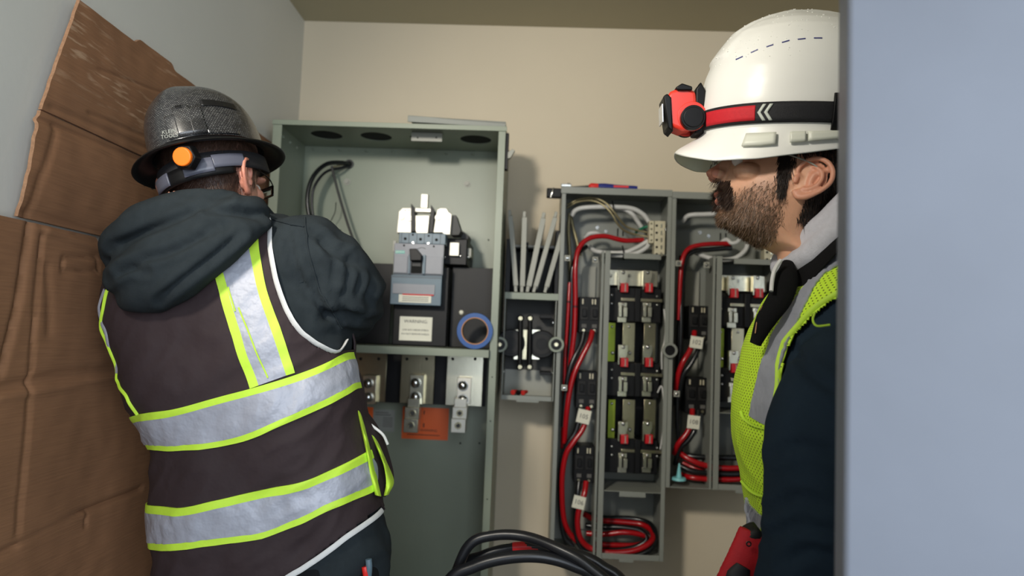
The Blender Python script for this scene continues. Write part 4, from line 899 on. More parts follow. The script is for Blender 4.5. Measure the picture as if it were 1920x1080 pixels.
wires([
 ('white_wire', 'pale wire looping over the top of the shorter meter cabinet', [(1280, 415, 2.12), (1292, 404, 2.10), (1320, 402, 2.09), (1350, 402, 2.085), (1380, 410, 2.08), (1410, 430, 2.09)], 0.0072, 'wgrey'),
 ('red_wire', 'dark red wire arching left from the second terminal bar', [(1370, 457, 2.10), (1345, 457, 2.09), (1315, 459, 2.08), (1292, 466, 2.075), (1280, 485, 2.07), (1275, 530, 2.07), (1272, 600, 2.075)], 0.0070, 'red'),
 ('black_wire', 'thick black wire just under the dark red one', [(1372, 465, 2.10), (1330, 468, 2.10), (1300, 472, 2.09), (1284, 492, 2.085), (1278, 560, 2.085), (1272, 640, 2.09), (1268, 760, 2.10)], 0.0075, 'wblack'),
 ('white_wire', 'pale wire below the black one sweeping up to the terminal bar', [(1300, 472, 2.13), (1325, 482, 2.10), (1350, 487, 2.085), (1378, 484, 2.08), (1398, 468, 2.085), (1402, 448, 2.09)], 0.0068, 'wgrey'),
 ('white_wire', 'short pale wire hooked above the terminal bar by the beard', [(1352, 455, 2.11), (1362, 449, 2.10), (1372, 456, 2.09), (1384, 452, 2.09), (1389, 440, 2.10)], 0.0062, 'wgrey'),
 ('black_wire', 'black wire down the left edge of the shorter cabinet', [(1277, 480, 2.10), (1276, 520, 2.08), (1277, 620, 2.07), (1272, 700, 2.08), (1270, 800, 2.09), (1280, 860, 2.1)], 0.0060, 'wblack'),
 ('red_wire', 'red wire from the upper breaker tag curving left in the shorter cabinet', [(1302, 622, 2.09), (1300, 640, 2.07), (1292, 660, 2.062), (1280, 680, 2.06), (1271, 705, 2.07), (1266, 740, 2.09)], 0.0078, 'red'),
 ('black_wire', 'black wire from the upper breaker tag curving left in the shorter cabinet', [(1314, 630, 2.09), (1309, 655, 2.07), (1296, 682, 2.065), (1280, 705, 2.07), (1272, 750, 2.09)], 0.0074, 'wblack'),
 ('red_wire', 'red wire from the lower breaker tag curving left in the shorter cabinet', [(1298, 768, 2.09), (1297, 790, 2.07), (1288, 812, 2.062), (1272, 832, 2.065), (1264, 850, 2.09)], 0.0078, 'red'),
 ('black_wire', 'black wire from the lower breaker tag curving left in the shorter cabinet', [(1309, 770, 2.09), (1305, 800, 2.072), (1292, 824, 2.07), (1274, 842, 2.08), (1266, 870, 2.10)], 0.0074, 'wblack'),
 ('red_wire', 'upper red strand lying in the foot of the shorter cabinet', [(1270, 845, 2.10), (1290, 860, 2.08), (1320, 872, 2.07), (1360, 878, 2.07), (1410, 876, 2.07), (1440, 870, 2.09)], 0.0082, 'red'),
 ('red_wire', 'lowest red strand lying in the foot of the shorter cabinet', [(1276, 890, 2.10), (1300, 896, 2.075), (1340, 899, 2.07), (1380, 899, 2.07), (1420, 895, 2.08), (1450, 885, 2.1)], 0.0078, 'red'),
 ('black_wire', 'uppermost black strand lying in the foot of the shorter cabinet', [(1270, 850, 2.12), (1300, 856, 2.10), (1340, 858, 2.09), (1390, 858, 2.09), (1440, 855, 2.1)], 0.0085, 'wblack'),
 ('black_wire', 'lower black strand lying in the foot of the shorter cabinet', [(1272, 872, 2.09), (1300, 884, 2.075), (1340, 888, 2.07), (1380, 889, 2.07), (1430, 884, 2.08)], 0.0085, 'wblack'),
 ('red_wire', 'middle red strand lying in the foot of the shorter cabinet', [(1280, 868, 2.12), (1310, 880, 2.10), (1350, 884, 2.10), (1400, 884, 2.10), (1440, 880, 2.1)], 0.0070, 'red'),
], GX)
# cable ties and paper tags
def tagp(a, b, c, d, Y, s, txt, tilt=0.0, zmul=1):
    r = rect(a, b, c, d, Y); t = thing('wire_tag', 'white paper wire tag printed ' + s + ', ' + txt, 'label', ((r[0] + r[1]) / 2, Y, r[2]), 'white paper tags on the wires')
    cx, cz = (r[0] + r[1]) / 2, (r[2] + r[3]) / 2; hw, hh = (r[1] - r[0]) / 2, (r[3] - r[2]) / 2; ca, sa = math.cos(tilt), math.sin(tilt)
    q = [(cx + ca * u - sa * v, cz + sa * u + ca * v) for u, v in ((-hw, -hh), (hw, -hh), (hw, hh), (-hw, hh))]
    MB().prism(q, Y, Y + 0.0012).build('paper', M_['paper'], t)
    text('tag_print', s, cx, Y - 0.0004, cz, 0.0185, M_['inkgrey'], t, ax=(ca, 0, sa), up=(-sa, 0, ca))
tagp(1082, 768, 1107, 794, 2.044, '105', 'in the tall meter cabinet', -0.2)
tagp(1074, 930, 1097, 954, 2.05, '106', 'near the foot of the tall meter cabinet', -0.2)
tagp(1294, 631, 1318, 653, 2.046, '102', 'upper one in the shorter cabinet', -0.12)
tagp(1289, 779, 1312, 804, 2.05, '108', 'lower one in the shorter cabinet', -0.08)
for a, b, Y, rr, lb in ((1079, 575, 2.065, .0085, 'on the thick red wire'), (1066, 566, 2.075, .0062, 'on the thin red wire')):
    c = W(a, b, Y); tag(MB().cyl((c[0], Y, c[2] - 0.0022), (c[0], Y, c[2] + 0.0022), rr, n=14).build('cable_tie', M_['black']), 'black cable tie ' + lb + ' at socket height', 'cable tie', GW)
for a, b, Y, tx_ in ((1149, 391, 2.07, 'around the pale top loop of the tall cabinet'), (1168, 475, 2.08, 'around the lower pale wires of the tall cabinet')):
    t0 = W(a - 1, b - 14, Y); t1_ = W(a + 1, b + 12, Y)
    tag(MB().tube([t0, W(a + 1, b - 4, Y - .010), W(a + 1, b + 5, Y - .010), t1_], 0.0022, n=6).build('cable_tie', M_['black']), 'black cable tie ' + tx_, 'cable tie', GW)
c = W(1274, 900, 2.05)
an = thing('wall_plug', 'pale cyan cone-shaped plastic plug in the foot of the shorter cabinet', 'plug', c)
c = W(1273, 895, 2.045); MB().cyl((c[0], 2.045, c[2] + 0.0), (c[0], 2.045, c[2] + 0.040), 0.008, 0.002, n=14).build('cone', M_['cyan'], an)
MB().cyl((c[0], 2.045, c[2] - 0.008), (c[0], 2.045, c[2]), 0.021, 0.019, n=20).build('flange', M_['cyan'], an, bevel=0.001)
# tools on top of the meter cabinet
zt2 = W(1160, 354, Y2)[2] + 0.0012
def on(px_, py_, Y, r_): q = W(px_, py_, Y); return np.array([q[0], Y, zt2 + r_])
SD = thing('screwdriver', 'screwdriver with blue and red handle lying on the tall meter cabinet', 'screwdriver', on(1140, 345, 2.06, 0))
y_ = 2.06
MB().tube([on(1122, 345, y_, .010), on(1135, 345, y_, .0105), on(1160, 346, y_, .0095), on(1185, 347, y_, .009), on(1195, 347, y_, .009)], [0.0095, 0.0098, 0.0078, 0.0075, 0.0065], n=14).build('handle', M_['blueh'], SD)
MB().tube([on(1104, 345, y_, .010), on(1108, 345, y_, .010), on(1114, 345, y_, .010), on(1121.5, 345, y_, .010)], [0.005, 0.0098, 0.0100, 0.0092], n=14).build('collar', M_['redh'], SD)
a_, b_ = on(1150, 346, y_, .0105), on(1178, 347, y_, .0095)
MB().box(a_[0], b_[0], y_ - 0.0086, y_ - 0.006, a_[2] - 0.003, a_[2] + 0.003).build('grip_inlay', M_['redh'], SD)
MB().tube([on(1104, 345, y_, .010), on(1080, 347, y_, .006), on(1072, 347, y_, .005)], 0.0032, n=10).build('shaft', M_['darkgrey'], SD)
PL = thing('pliers', 'small black pliers with steel jaw at the left end of the meter cabinet top', 'pliers', on(1060, 350, 2.05, 0))
q0 = on(1052, 350, 2.045, .006); q1 = on(1071, 350, 2.045, .006)
MB().box(q0[0], q1[0], 2.035, 2.055, zt2 + 0.0005, zt2 + 0.010).ell((q1[0] - .008, 2.045, zt2 + 0.010), (0.006, 0.006, 0.005), 12, 8).build('jaw', M_['steel'], PL, bevel=0.002)
r = rect(1025, 353, 1053, 371, 2.045)
MB().box(r[0], r[1], 2.04, 2.06, r[2], r[3]).build('holder', M_['black'], PL, bevel=0.003)
MB().tube([(r[0] + 0.020, 2.038, r[3]), (r[0] + 0.016, 2.036, (r[2] + r[3]) / 2), (r[0] + 0.012, 2.038, r[2])], 0.0022, n=6).build('clip', M_['steel'], PL)
# black feeder cables in the foreground
GF = 'black feeder cables looping up at the bottom of the picture'
def loopc(pts, r_, lb, m='cable'):
    o = MB().tube([W(*p) for p in pts], r_, n=16, k=10).build('feeder_cable', M_[m]); return tag(o, lb, 'cable', GF)
loopc([(700, 1700, 1.45), (800, 1200, 1.42), (850, 1085, 1.42), (880, 1022, 1.42), (925, 1004, 1.42), (985, 1006, 1.41), (1050, 1030, 1.38), (1105, 1062, 1.36), (1170, 1130, 1.34), (1240, 1300, 1.34), (1260, 1750, 1.36)], 0.0105, 'topmost black feeder cable, arching highest at the left')
loopc([(720, 1700, 1.50), (820, 1200, 1.48), (860, 1070, 1.47), (905, 1042, 1.46), (960, 1027, 1.46), (1020, 1026, 1.45), (1085, 1040, 1.44), (1130, 1062, 1.43), (1180, 1110, 1.42), (1250, 1300, 1.42), (1280, 1750, 1.42)], 0.0105, 'black feeder cable wrapped with red tape')
loopc([(690, 1700, 1.38), (790, 1220, 1.38), (838, 1095, 1.38), (890, 1062, 1.38), (950, 1046, 1.38), (1015, 1044, 1.38), (1075, 1060, 1.38), (1120, 1090, 1.38), (1180, 1200, 1.38), (1230, 1700, 1.38)], 0.0120, 'lowest and nearest black feeder cable')
P_ = [W(*p) for p in [(962, 1027, 1.4585), (985, 1025.5, 1.4565), (1010, 1026, 1.4525)]]
tag(MB().tube(P_, 0.0112, n=16).build('tape_wrap', M_['redtape']), 'wrap of red tape around a black feeder cable', 'tape')
#@@PEOPLE
# ================================================================== people
def sup(t, a0, a1, b, n=2.0, nf=None):
    """superellipse point: a0 = +x reach, a1 = -x reach, b = half-width"""
    c, s = math.cos(t), math.sin(t); e = 2 / n
    return ((a0 if c > 0 else a1) * math.copysign(abs(c) ** e, c), b * math.copysign(abs(s) ** e, s))
def head_mesh(vox=0.0017):
    """local frame: +x forward, +z up, origin midway between the ear canals; metres"""
    rows = [  # z, front x, back x, half width, squareness
        (0.128, 0.030, -0.040, 0.030, 2.0), (0.122, 0.055, -0.065, 0.048, 2.0), (0.108, 0.074, -0.083, 0.062, 2.1), (0.088, 0.088, -0.094, 0.071, 2.2),
        (0.066, 0.094, -0.099, 0.0745, 2.2), (0.050, 0.0955, -0.100, 0.075, 2.2), (0.040, 0.096, -0.099, 0.0745, 2.2), (0.030, 0.088, -0.097, 0.0735, 2.2),
        (0.018, 0.087, -0.093, 0.073, 2.2), (0.004, 0.089, -0.086, 0.0725, 2.25), (-0.010, 0.092, -0.078, 0.0705, 2.25), (-0.024, 0.090, -0.070, 0.0675, 2.25), (-0.038, 0.085, -0.066, 0.064, 2.2),
        (-0.050, 0.081, -0.064, 0.060, 2.15), (-0.062, 0.079, -0.063, 0.056, 2.1), (-0.072, 0.073, -0.063, 0.052, 2.1), (-0.080, 0.045, -0.068, 0.049, 2.1),
        (-0.088, 0.016, -0.074, 0.050, 2.1), (-0.098, -0.030, -0.090, 0.052, 2.1), (-0.12, -0.050, -0.105, 0.055, 2.0), (-0.16, -0.060, -0.118, 0.060, 2.0)]
    zs = np.array([r[0] for r in rows])[::-1]; cols = np.array([r[1:] for r in rows])[::-1]
    mb = MB(); R = []
    for z in np.linspace(-0.16, 0.128, 64):
        f, b, w_, n = [np.interp(z, zs, cols[:, k]) for k in range(4)]
        cx = (f + b) / 2 - 0.008; ring = []
        for i in range(48):
            t = 2 * math.pi * i / 48; x, y = sup(t, f - cx, cx - b, w_, n)
            face = max(0, x / max(f - cx, 1e-3))
            k = 0.30 if z < 0.05 else 0.15
            y *= 1 - k * face ** 2.2
            ring.append((cx + x, y, z))
        R.append(ring)
    mb.rings(R)
    # nose: profile loft
    N = [(0.034, 0.090, 0.006), (0.020, 0.098, 0.0075), (0.008, 0.107, 0.009), (0.000, 0.1145, 0.0115), (-0.004, 0.1165, 0.0125), (-0.009, 0.113, 0.0130), (-0.0125, 0.104, 0.0115)]
    mb.rings([[(0.078 + (x - 0.078) * max(0, math.cos(t)) ** 0.8 if math.cos(t) > 0 else 0.078, w_ * math.sin(t) * (1.0 if z > 0 else 1.25), z) for t in np.linspace(0, 2 * math.pi, 20, endpoint=False)] for z, x, w_ in N])
    for s in (-1, 1):
        mb.ell((0.0995, s * 0.0135, -0.0055), (0.0105, 0.0062, 0.0080), 14, 8)      # nostril wings
        mb.ell((0.084, s * 0.030, 0.040), (0.014, 0.022, 0.0065), 14, 8)            # brow
        mb.ell((0.060, s * 0.040, 0.000), (0.024, 0.020, 0.015), 14, 8)             # cheekbone
        mb.ell((0.072, s * 0.032, 0.019), (0.0105, 0.012, 0.007), 14, 8)             # lids
    mb.ell((0.0855, 0, -0.0325), (0.0105, 0.022, 0.0050), 16, 8)                    # upper lip
    mb.ell((0.0815, 0, -0.0425), (0.0105, 0.019, 0.0055), 16, 8)                    # lower lip
    mb.ell((0.070, 0, -0.062), (0.0135, 0.020, 0.014), 16, 8)                       # chin
    for s in (-1, 1):                                                               # ears
        def e(x, z, o=0.0): return (x, s * (0.073 + 0.30 * max(0, -x) + o), z)
        mb.tube([e(-.006, .002, -.002), e(.002, .008, .001), e(.001, .018, .003), e(-.007, .027, .004), e(-.019, .0315, .004), e(-.031, .028, .004), e(-.0395, .017, .004), e(-.0405, .003, .004),
                 e(-.035, -.008, .004), e(-.026, -.017, .003), e(-.015, -.024, .002), e(-.006, -.025, .001), e(.001, -.018, 0)], [.0024, .0030, .0032, .0034, .0036, .0038, .0038, .0036, .0034, .0038, .0052, .0052, .0036], n=10, k=5)
        mb.tube([e(-.016, .022, .000), e(-.027, .014, .0025), e(-.029, .003, .003), e(-.024, -.008, .003), e(-.014, -.014, .003), e(-.008, -.013, .002)], [.0024, .0032, .0034, .0034, .0034, .0030], n=8, k=5)
        mb.tube([e(-.036, .020, -.001), e(-.020, .008, -.003), e(-.018, -.012, -.003)], [.004, .006, .005], n=8, k=4)
        mb.rings([[e(-.018 + .020 * math.cos(t), .004 + .026 * math.sin(t), o) for t in np.linspace(0, 2 * math.pi, 20, endpoint=False)] for o in (-.008, -.0015)][:: (1 if s < 0 else -1)])
        mb.ell(e(.002, -.002, .002), (.0042, .0030, .0068), 12, 8)
        mb.ell(e(-.009, -.021, .001), (.0085, .0036, .0075), 12, 8)
    V, F, N_ = voxel(mb, vox, smooth=2)
    return V, F, N_
HV, HF, HN = head_mesh()
HV[:, 0] -= 0.55 * np.maximum(0, -HV[:, 2] - 0.088)
def smst(x, a, b): 
    t = np.clip((x - a) / (b - a), 0, 1); return t * t * (3 - 2 * t)
def region_hair(V):
    x, y, z = V.T
    back = smst(-x, 0.012, 0.030) * smst(z, -0.062, -0.040)
    top = smst(z, 0.030, 0.045) * (1 - smst(x, 0.055, 0.075))
    ear = (np.abs(y) > 0.070) & (x < 0.008) & (x > -0.050) & (z < 0.036) & (z > -0.032)
    side = smst(x, -0.002, 0.006) * (1 - smst(x, 0.024, 0.030)) * smst(z, -0.014, 0.004) * (np.abs(y) > 0.05)
    h = np.maximum.reduce([back, top, 0.45 * side * (x > 0.006)]); h[ear] = 0; return np.clip(h, 0, 1)
def region_beard(V):
    x, y, z = V.T
    line = -0.020 + 0.012 * smst(x, 0.0, 0.03) - 0.020 * smst(x, 0.035, 0.075)
    jaw = smst(line - z, -0.006, 0.012) * smst(x, -0.004, 0.014) * smst(z, -0.118, -0.090)
    mou = smst(x, 0.072, 0.080) * smst(-z, 0.012, 0.016) * (1 - smst(-z, 0.030, 0.034)) * (np.abs(y) < 0.028)
    mou = np.maximum(mou, ((x > 0.056) & (np.abs(y) > 0.017) & (np.abs(y) < 0.032) & (z < -0.022) & (z > -0.052)) * 0.8)
    lips = (x > 0.080) & (np.abs(y) < 0.016) & (z < -0.028) & (z > -0.048)
    h = np.maximum(jaw, mou); h[lips] = 0; return h
def strands(V, N, wts, count, length, direc, m, name, parent, width=0.0005, curl=0.15, seed=1, lift=0.35, bend=0.0):
    r_ = np.random.RandomState(seed); p = wts / wts.sum(); idx = r_.choice(len(V), count, p=p); mb = MB(); vs = []; fs = []
    for i in idx:
        n = N[i]; d = direc(V[i]) if callable(direc) else np.array(direc, float)
        d = d - n * np.dot(d, n) * 0.9 + n * lift + r_.normal(0, curl, 3); d /= np.linalg.norm(d)
        L = length * r_.uniform(0.55, 1.15); side = np.cross(d, n); side /= np.linalg.norm(side) + 1e-9
        base = V[i] + r_.normal(0, 0.0006, 3); o = len(vs)
        mid = base + d * L * 0.5 - n * 0; tip = base + d * L - n * L * bend
        wv = side * width
        vs += [base - wv, base + wv, mid + wv * .8, mid - wv * .8, tip]; fs += [(o, o + 1, o + 2, o + 3), (o + 3, o + 2, o + 4)]
    mb.v = [tuple(v) for v in vs]; mb.f = fs; mb.m = [0] * len(fs)
    ob = mb.build(name, m, parent); ob['kind'] = 'stuff'; return ob
def place_head(mbody, R, o): return HV @ R.T + o
def mask_arr(V, beard, hair_amt=0.85, beard_amt=0.38):
    mk = np.zeros((len(V), 4)); mk[:, 3] = 1
    mk[:, 0] = np.maximum(region_hair(V) * hair_amt, (region_beard(V) * beard_amt) if beard else 0)
    x, y, z = V.T
    lips = (x > 0.080) & (np.abs(y) < 0.022) & (z < -0.030) & (z > -0.048); mk[lips, 1] = 0.7
    nose = (x > 0.100) & (z < 0.012) & (z > -0.02); mk[nose, 1] = 0.45
    ear = (np.abs(y) > 0.0755) & (x < 0.006) & (x > -0.05) & (z < 0.036) & (z > -0.034); mk[ear, 1] = 0.28
    return mk
def hand(mb, wrist, fwd, up, side, s=1.0, curl=0.5, thumb=1):
    """palm, four unequal bent fingers and a thumb leaving the side of the palm"""
    w_ = np.array(wrist, float); f = np.array(fwd, float); f /= np.linalg.norm(f); u = np.array(up, float); u -= f * np.dot(u, f); u /= np.linalg.norm(u); sd = np.cross(f, u) * side
    mb.tube([w_ - f * .02, w_ + f * .02 * s, w_ + f * .055 * s, w_ + f * .088 * s], [.026 * s, .032 * s, .038 * s, .036 * s], n=12, flat=0.45)
    for k, (o, L) in enumerate(((.030, .070), (.010, .080), (-.010, .074), (-.029, .060))):
        a = w_ + f * .085 * s + sd * o * s; b = a + (f * math.cos(curl * .6) - u * math.sin(curl * .6)) * L * .45 * s
        c_ = b + (f * math.cos(curl * 1.5) - u * math.sin(curl * 1.5)) * L * .33 * s; d_ = c_ + (f * math.cos(curl * 2.2) - u * math.sin(curl * 2.2)) * L * .25 * s
        mb.tube([a - f * .02, a, b, c_, d_], [.0095 * s, .0095 * s, .009 * s, .0085 * s, .0070 * s], n=8, k=3)
    a = w_ + f * .025 * s + sd * .030 * s * thumb
    mb.tube([a - f * .01, a + (f * .5 + sd * thumb * .6) * .03 * s, a + (f * .85 + sd * thumb * .45) * .055 * s, a + (f * .95 - u * .3 + sd * thumb * .2) * .075 * s], [.0125 * s, .0115 * s, .010 * s, .008 * s], n=8, k=3)
    return mb
def leg_boots(mb_leg, mb_boot, hip, knee, foot, fwd, r0=0.088):
    hip, knee, foot = map(lambda p: np.array(p, float), (hip, knee, foot))
    mb_leg.tube([hip, (hip + knee) / 2, knee, (knee + foot) / 2, foot + np.array([0, 0, 0.10])], [r0, r0 * .9, r0 * .72, r0 * .68, r0 * .62], n=18)
    f = np.array(fwd, float)
    mb_boot.tube([foot + (0, 0, .16), foot + (0, 0, .06), foot + np.array([0, 0, .045]) + f * .06, foot + np.array([0, 0, .04]) + f * .16, foot + np.array([0, 0, .035]) + f * .20], [.05, .052, .048, .044, .030], n=14)

def catm_rings(rows, v):
    """rows: list of parameter tuples; v in [0, len-1] -> Catmull-Rom"""
    A = np.array(rows, float); i = int(min(max(math.floor(v), 0), len(A) - 2)); t = v - i
    p0 = A[max(i - 1, 0)] if i > 0 else 2 * A[0] - A[1]; p1 = A[i]; p2 = A[i + 1]; p3 = A[i + 2] if i + 2 < len(A) else 2 * A[-1] - A[-2]
    return 0.5 * (2 * p1 + (p2 - p0) * t + (2 * p0 - 5 * p1 + 4 * p2 - p3) * t * t + (3 * p1 - p0 - 3 * p2 + p3) * t ** 3)
class Surf:
    """closed body surface P(u, v, off): u = angle, v = ring number"""
    def __init__(s, rows, n, fold): s.rows = rows; s.n = n; s.fold = fold; s.nv = len(rows) - 1
    def base(s, u, v):
        r = catm_rings(s.rows, v); c, si = math.cos(u), math.sin(u); e = 2 / s.n
        return r[0:3] + r[3:6] * math.copysign(abs(c) ** e, c) + r[6:9] * math.copysign(abs(si) ** e, si)
    def P(s, u, v, off=0.0, f=1.0):
        v = min(max(v, 0), s.nv); p = s.base(u, v)
        d = 1e-3; tu = s.base(u + d, v) - s.base(u - d, v); v1 = min(v + d, s.nv); v0 = max(v - d, 0); tv = s.base(u, v1) - s.base(u, v0)
        n = np.cross(tu, tv); n /= np.linalg.norm(n) + 1e-12
        c = catm_rings(s.rows, v)[0:3]
        if np.dot(n, p - c) < 0: n = -n
        return p + n * (off + f * s.fold(p, u, v)), n
    def grid(s, nu, nv, off=0.0, v0=0, v1=None):
        v1 = s.nv if v1 is None else v1
        us = np.linspace(0, 2 * math.pi, nu, endpoint=False); vs = np.linspace(v0, v1, nv)
        P = np.array([[s.P(u, v, off)[0] for u in us] for v in vs]); return us, vs, P
    def prep(s, nu=160, nv=130, off=0.0):
        s.us, s.vs, s.G = s.grid(nu, nv, off); nvv, nuu = s.G.shape[:2]
        F = [(j * nuu + i, j * nuu + (i + 1) % nuu, (j + 1) * nuu + (i + 1) % nuu, (j + 1) * nuu + i) for j in range(nvv - 1) for i in range(nuu)]
        s.bvh = BVHTree.FromPolygons([Vector(p) for p in s.G.reshape(-1, 3)], F); s.F = F
    def uv(s, px, py):
        d = ray(px, py); hit = s.bvh.ray_cast(Vector(CP), Vector(d))
        if hit[0] is None:
            hit = s.bvh.find_nearest(Vector(CP + d * np.dot((s.G.reshape(-1, 3).mean(0) - CP), d) / np.dot(d, d)))
        loc = np.array(hit[0]); f = s.F[hit[2]]; nuu = len(s.us)
        a, b, c, d4 = [s.G.reshape(-1, 3)[k] for k in f]; j, i = divmod(f[0], nuu)
        eu = b - a; ev = d4 - a; M = np.array([[eu @ eu, eu @ ev], [eu @ ev, ev @ ev]]); rr = np.linalg.solve(M, np.array([(loc - a) @ eu, (loc - a) @ ev]))
        du = 2 * math.pi / nuu; dv = s.vs[1] - s.vs[0]
        return s.us[i] + rr[0] * du, s.vs[j] + rr[1] * dv
def unwrap(L):
    out = [L[0]]
    for u, v in L[1:]:
        while u - out[-1][0] > math.pi: u -= 2 * math.pi
        while u - out[-1][0] < -math.pi: u += 2 * math.pi
        out.append((u, v))
    return out
def resample(L, n):
    P = np.array(crom([np.array(p, float) for p in L], 8)) if len(L) > 2 else np.array(L, float)
    s_ = np.concatenate([[0], np.cumsum(np.linalg.norm(np.diff(P, axis=0), axis=1))]); t = np.linspace(0, s_[-1], n)
    return np.stack([np.interp(t, s_, P[:, k]) for k in range(P.shape[1])], 1)
def strip(sf, A, B, off, name, m, parent, n=60, k=6, pre=None, post=None, th=0.0012, wob=0.0):
    """cloth strip lying on the surface between two lines A and B (pixel points, found on the surface by ray)"""
    A = unwrap([sf.uv(*p) for p in A]); B = [sf.uv(*p) for p in B]
    b0 = B[0]; 
    while b0[0] - A[0][0] > math.pi: b0 = (b0[0] - 2 * math.pi, b0[1])
    while b0[0] - A[0][0] < -math.pi: b0 = (b0[0] + 2 * math.pi, b0[1])
    B = unwrap([b0] + list(B[1:]))
    if pre: A = [(A[0][0] + pre, A[0][1])] + A; B = [(B[0][0] + pre, B[0][1])] + B
    if post: A = A + [(A[-1][0] + post, A[-1][1])]; B = B + [(B[-1][0] + post, B[-1][1])]
    A = resample(A, n); B = resample(B, n); top = []; bot = []
    for i in range(n):
        for j in range(k + 1):
            t = j / k; u, v = A[i] * (1 - t) + B[i] * t; p, nn = sf.P(u, v, off)
            if wob: p = p + nn * wob * (0.6 + 2.2 * math.exp(-i / 14)) * noise.noise(Vector((i * 0.8, j * 0.12, 3)))
            top.append(p + nn * th); bot.append(p - nn * 0.001)
    N = len(top); K = k + 1; F = []
    for i in range(n - 1):
        for j in range(k):
            a = i * K + j; F.append((a, a + 1, a + K + 1, a + K)); F.append((a + N, a + K + N, a + K + 1 + N, a + 1 + N))
        a = i * K; F.append((a, a + K, a + K + N, a + N)); a = i * K + k; F.append((a, a + N, a + K + N, a + K))
    for j in range(k): F.append((j, j + N, j + 1 + N, j + 1)); a = (n - 1) * K + j; F.append((a, a + 1, a + 1 + N, a + N))
    mb = MB(); mb.add(top + bot, F); return mb.build(name, m, parent, sharp=50)
def edge(sf, L, off, r, name, m, parent, pre=None, post=None, flat=0.35):
    A = unwrap([sf.uv(*p) for p in L])
    if pre: A = [(A[0][0] + pre[0], A[0][1] + pre[1])] + A
    if post: A = A + [(A[-1][0] + post[0], A[-1][1] + post[1])]
    A = resample(A, 60); return MB().tube([sf.P(u, v, off)[0] for u, v in A], r, n=8, k=1, smooth=False, flat=flat).build(name, m, parent)
def inpoly(pt, poly):
    x, y = pt; c = False; n = len(poly)
    for i in range(n):
        x1, y1 = poly[i]; x2, y2 = poly[(i + 1) % n]
        if (y1 > y) != (y2 > y) and x < (x2 - x1) * (y - y1) / (y2 - y1) + x1: c = not c
    return c
def garment(sf, off, keep, name, m, parent, nu=260, nv=230, v0=0, v1=None, th=0.0025):
    us, vs, P = sf.grid(nu, nv, off, v0, v1); px_ = proj(P)
    K = np.array([[keep(us[i], vs[j], px_[j, i]) for i in range(nu)] for j in range(nv)])
    # arc-length uv
    U = np.zeros((nv, nu)); 
    for j in range(nv): U[j, 1:] = np.cumsum(np.linalg.norm(np.diff(P[j], axis=0), axis=1))
    Vv = np.zeros((nv, nu)); Vv[1:] = np.cumsum(np.linalg.norm(np.diff(P, axis=0), axis=2), axis=0)
    idx = -np.ones((nv, nu), int); mb = MB(); vv = []; uvs = []
    def vid(j, i):
        if idx[j, i] < 0: idx[j, i] = len(vv); vv.append(P[j, i]); uvs.append((U[j, i], Vv[j, i]))
        return idx[j, i]
    F = []
    for j in range(nv - 1):
        for i in range(nu):
            i2 = (i + 1) % nu
            if K[j, i] and K[j, i2] and K[j + 1, i] and K[j + 1, i2]: F.append((vid(j, i), vid(j, i2), vid(j + 1, i2), vid(j + 1, i)))
    mb.add(vv, F); o = mb.build(name, m, parent, uv=uvs, sharp=180)
    so = o.modifiers.new('thickness', 'SOLIDIFY'); so.thickness = th; so.offset = -1
    return o
# ---------------------------------------------------------------- man in the dark vest (left)
YM = 1.215
def fold1(p, u, v):
    a = noise.noise(Vector((p[0] * 9 + p[2] * 4, p[1] * 3, p[2] * 10 - p[0] * 6))); b = noise.noise(Vector((p[0] * 20, p[1] * 8, p[2] * 24 - p[0] * 18 + 5)))
    k = 1.0 if v < 4.5 else max(0.35, 1 - (v - 4.5) * 0.5)
    return k * (0.013 * a + 0.0035 * (1 - 2 * abs(b)))
def row1(L, Rp, dy, ry):
    a = W(L[0], L[1], YM + dy); b = W(Rp[0], Rp[1], YM + dy); c = (a + b) / 2; h = (b - a) / 2
    up = np.cross(h / np.linalg.norm(h), (0, 1, 0)); return list(c) + list(h) + [0, ry, 0.0]
rows1 = [row1((350, 1240), (728, 1150), .04, .125), row1((330, 1120), (722, 1020), .03, .128), row1((316, 1010), (702, 905), .02, .128), row1((308, 905), (682, 800), .01, .128),
         row1((292, 800), (658, 690), 0, .130), row1((258, 700), (640, 610), 0, .135), row1((226, 610), (630, 545), .01, .140), row1((232, 535), (624, 480), .02, .135), row1((268, 470), (598, 425), .03, .115), row1((325, 425), (520, 398), .03, .085), row1((350, 400), (470, 385), .03, .06)]
SF1 = Surf(rows1, 2.5, fold1); SF1.prep(150, 120, 0.004)
MAN1 = thing('person', 'man in a brown-black safety vest over a dark hoodie, back turned, reaching into the cabinet', 'person', (W(480, 900, YM)[0], YM, 0))
# hoodie
hb = MB(); us, vs, P = SF1.grid(60, 48, -0.004); hb.rings([list(r) for r in P][::-1])
p1 = lambda a, b, y: W(a, b, y)
sh_r = p1(560, 478, 1.20)
ARM_R = [p1(510, 505, 1.19), p1(568, 488, 1.19), p1(612, 525, 1.21), p1(638, 552, 1.26), p1(646, 575, 1.34), p1(648, 590, 1.45), p1(646, 600, 1.58), p1(645, 600, 1.66)]
hb.tube(ARM_R, [.070, .078, .080, .076, .066, .056, .048, .040], n=24, k=8)
for k, (a, b, y) in enumerate(((640, 488, 1.20), (655, 500, 1.215), (668, 515, 1.235))): pass
hl = p1(265, 545, 1.22)
ARM_L = [p1(300, 530, 1.22), p1(290, 560, 1.27), p1(320, 640, 1.36), p1(380, 640, 1.50), p1(470, 600, 1.66), p1(520, 590, 1.74)]
hb.tube(ARM_L, [.060, .060, .056, .050, .042, .038], n=20, k=8)
V, F, N = voxel(hb, 0.0075, smooth=4)
V = wrinkle(V, N, 0.013, 10, (1, 1, 1.3), seed=4)
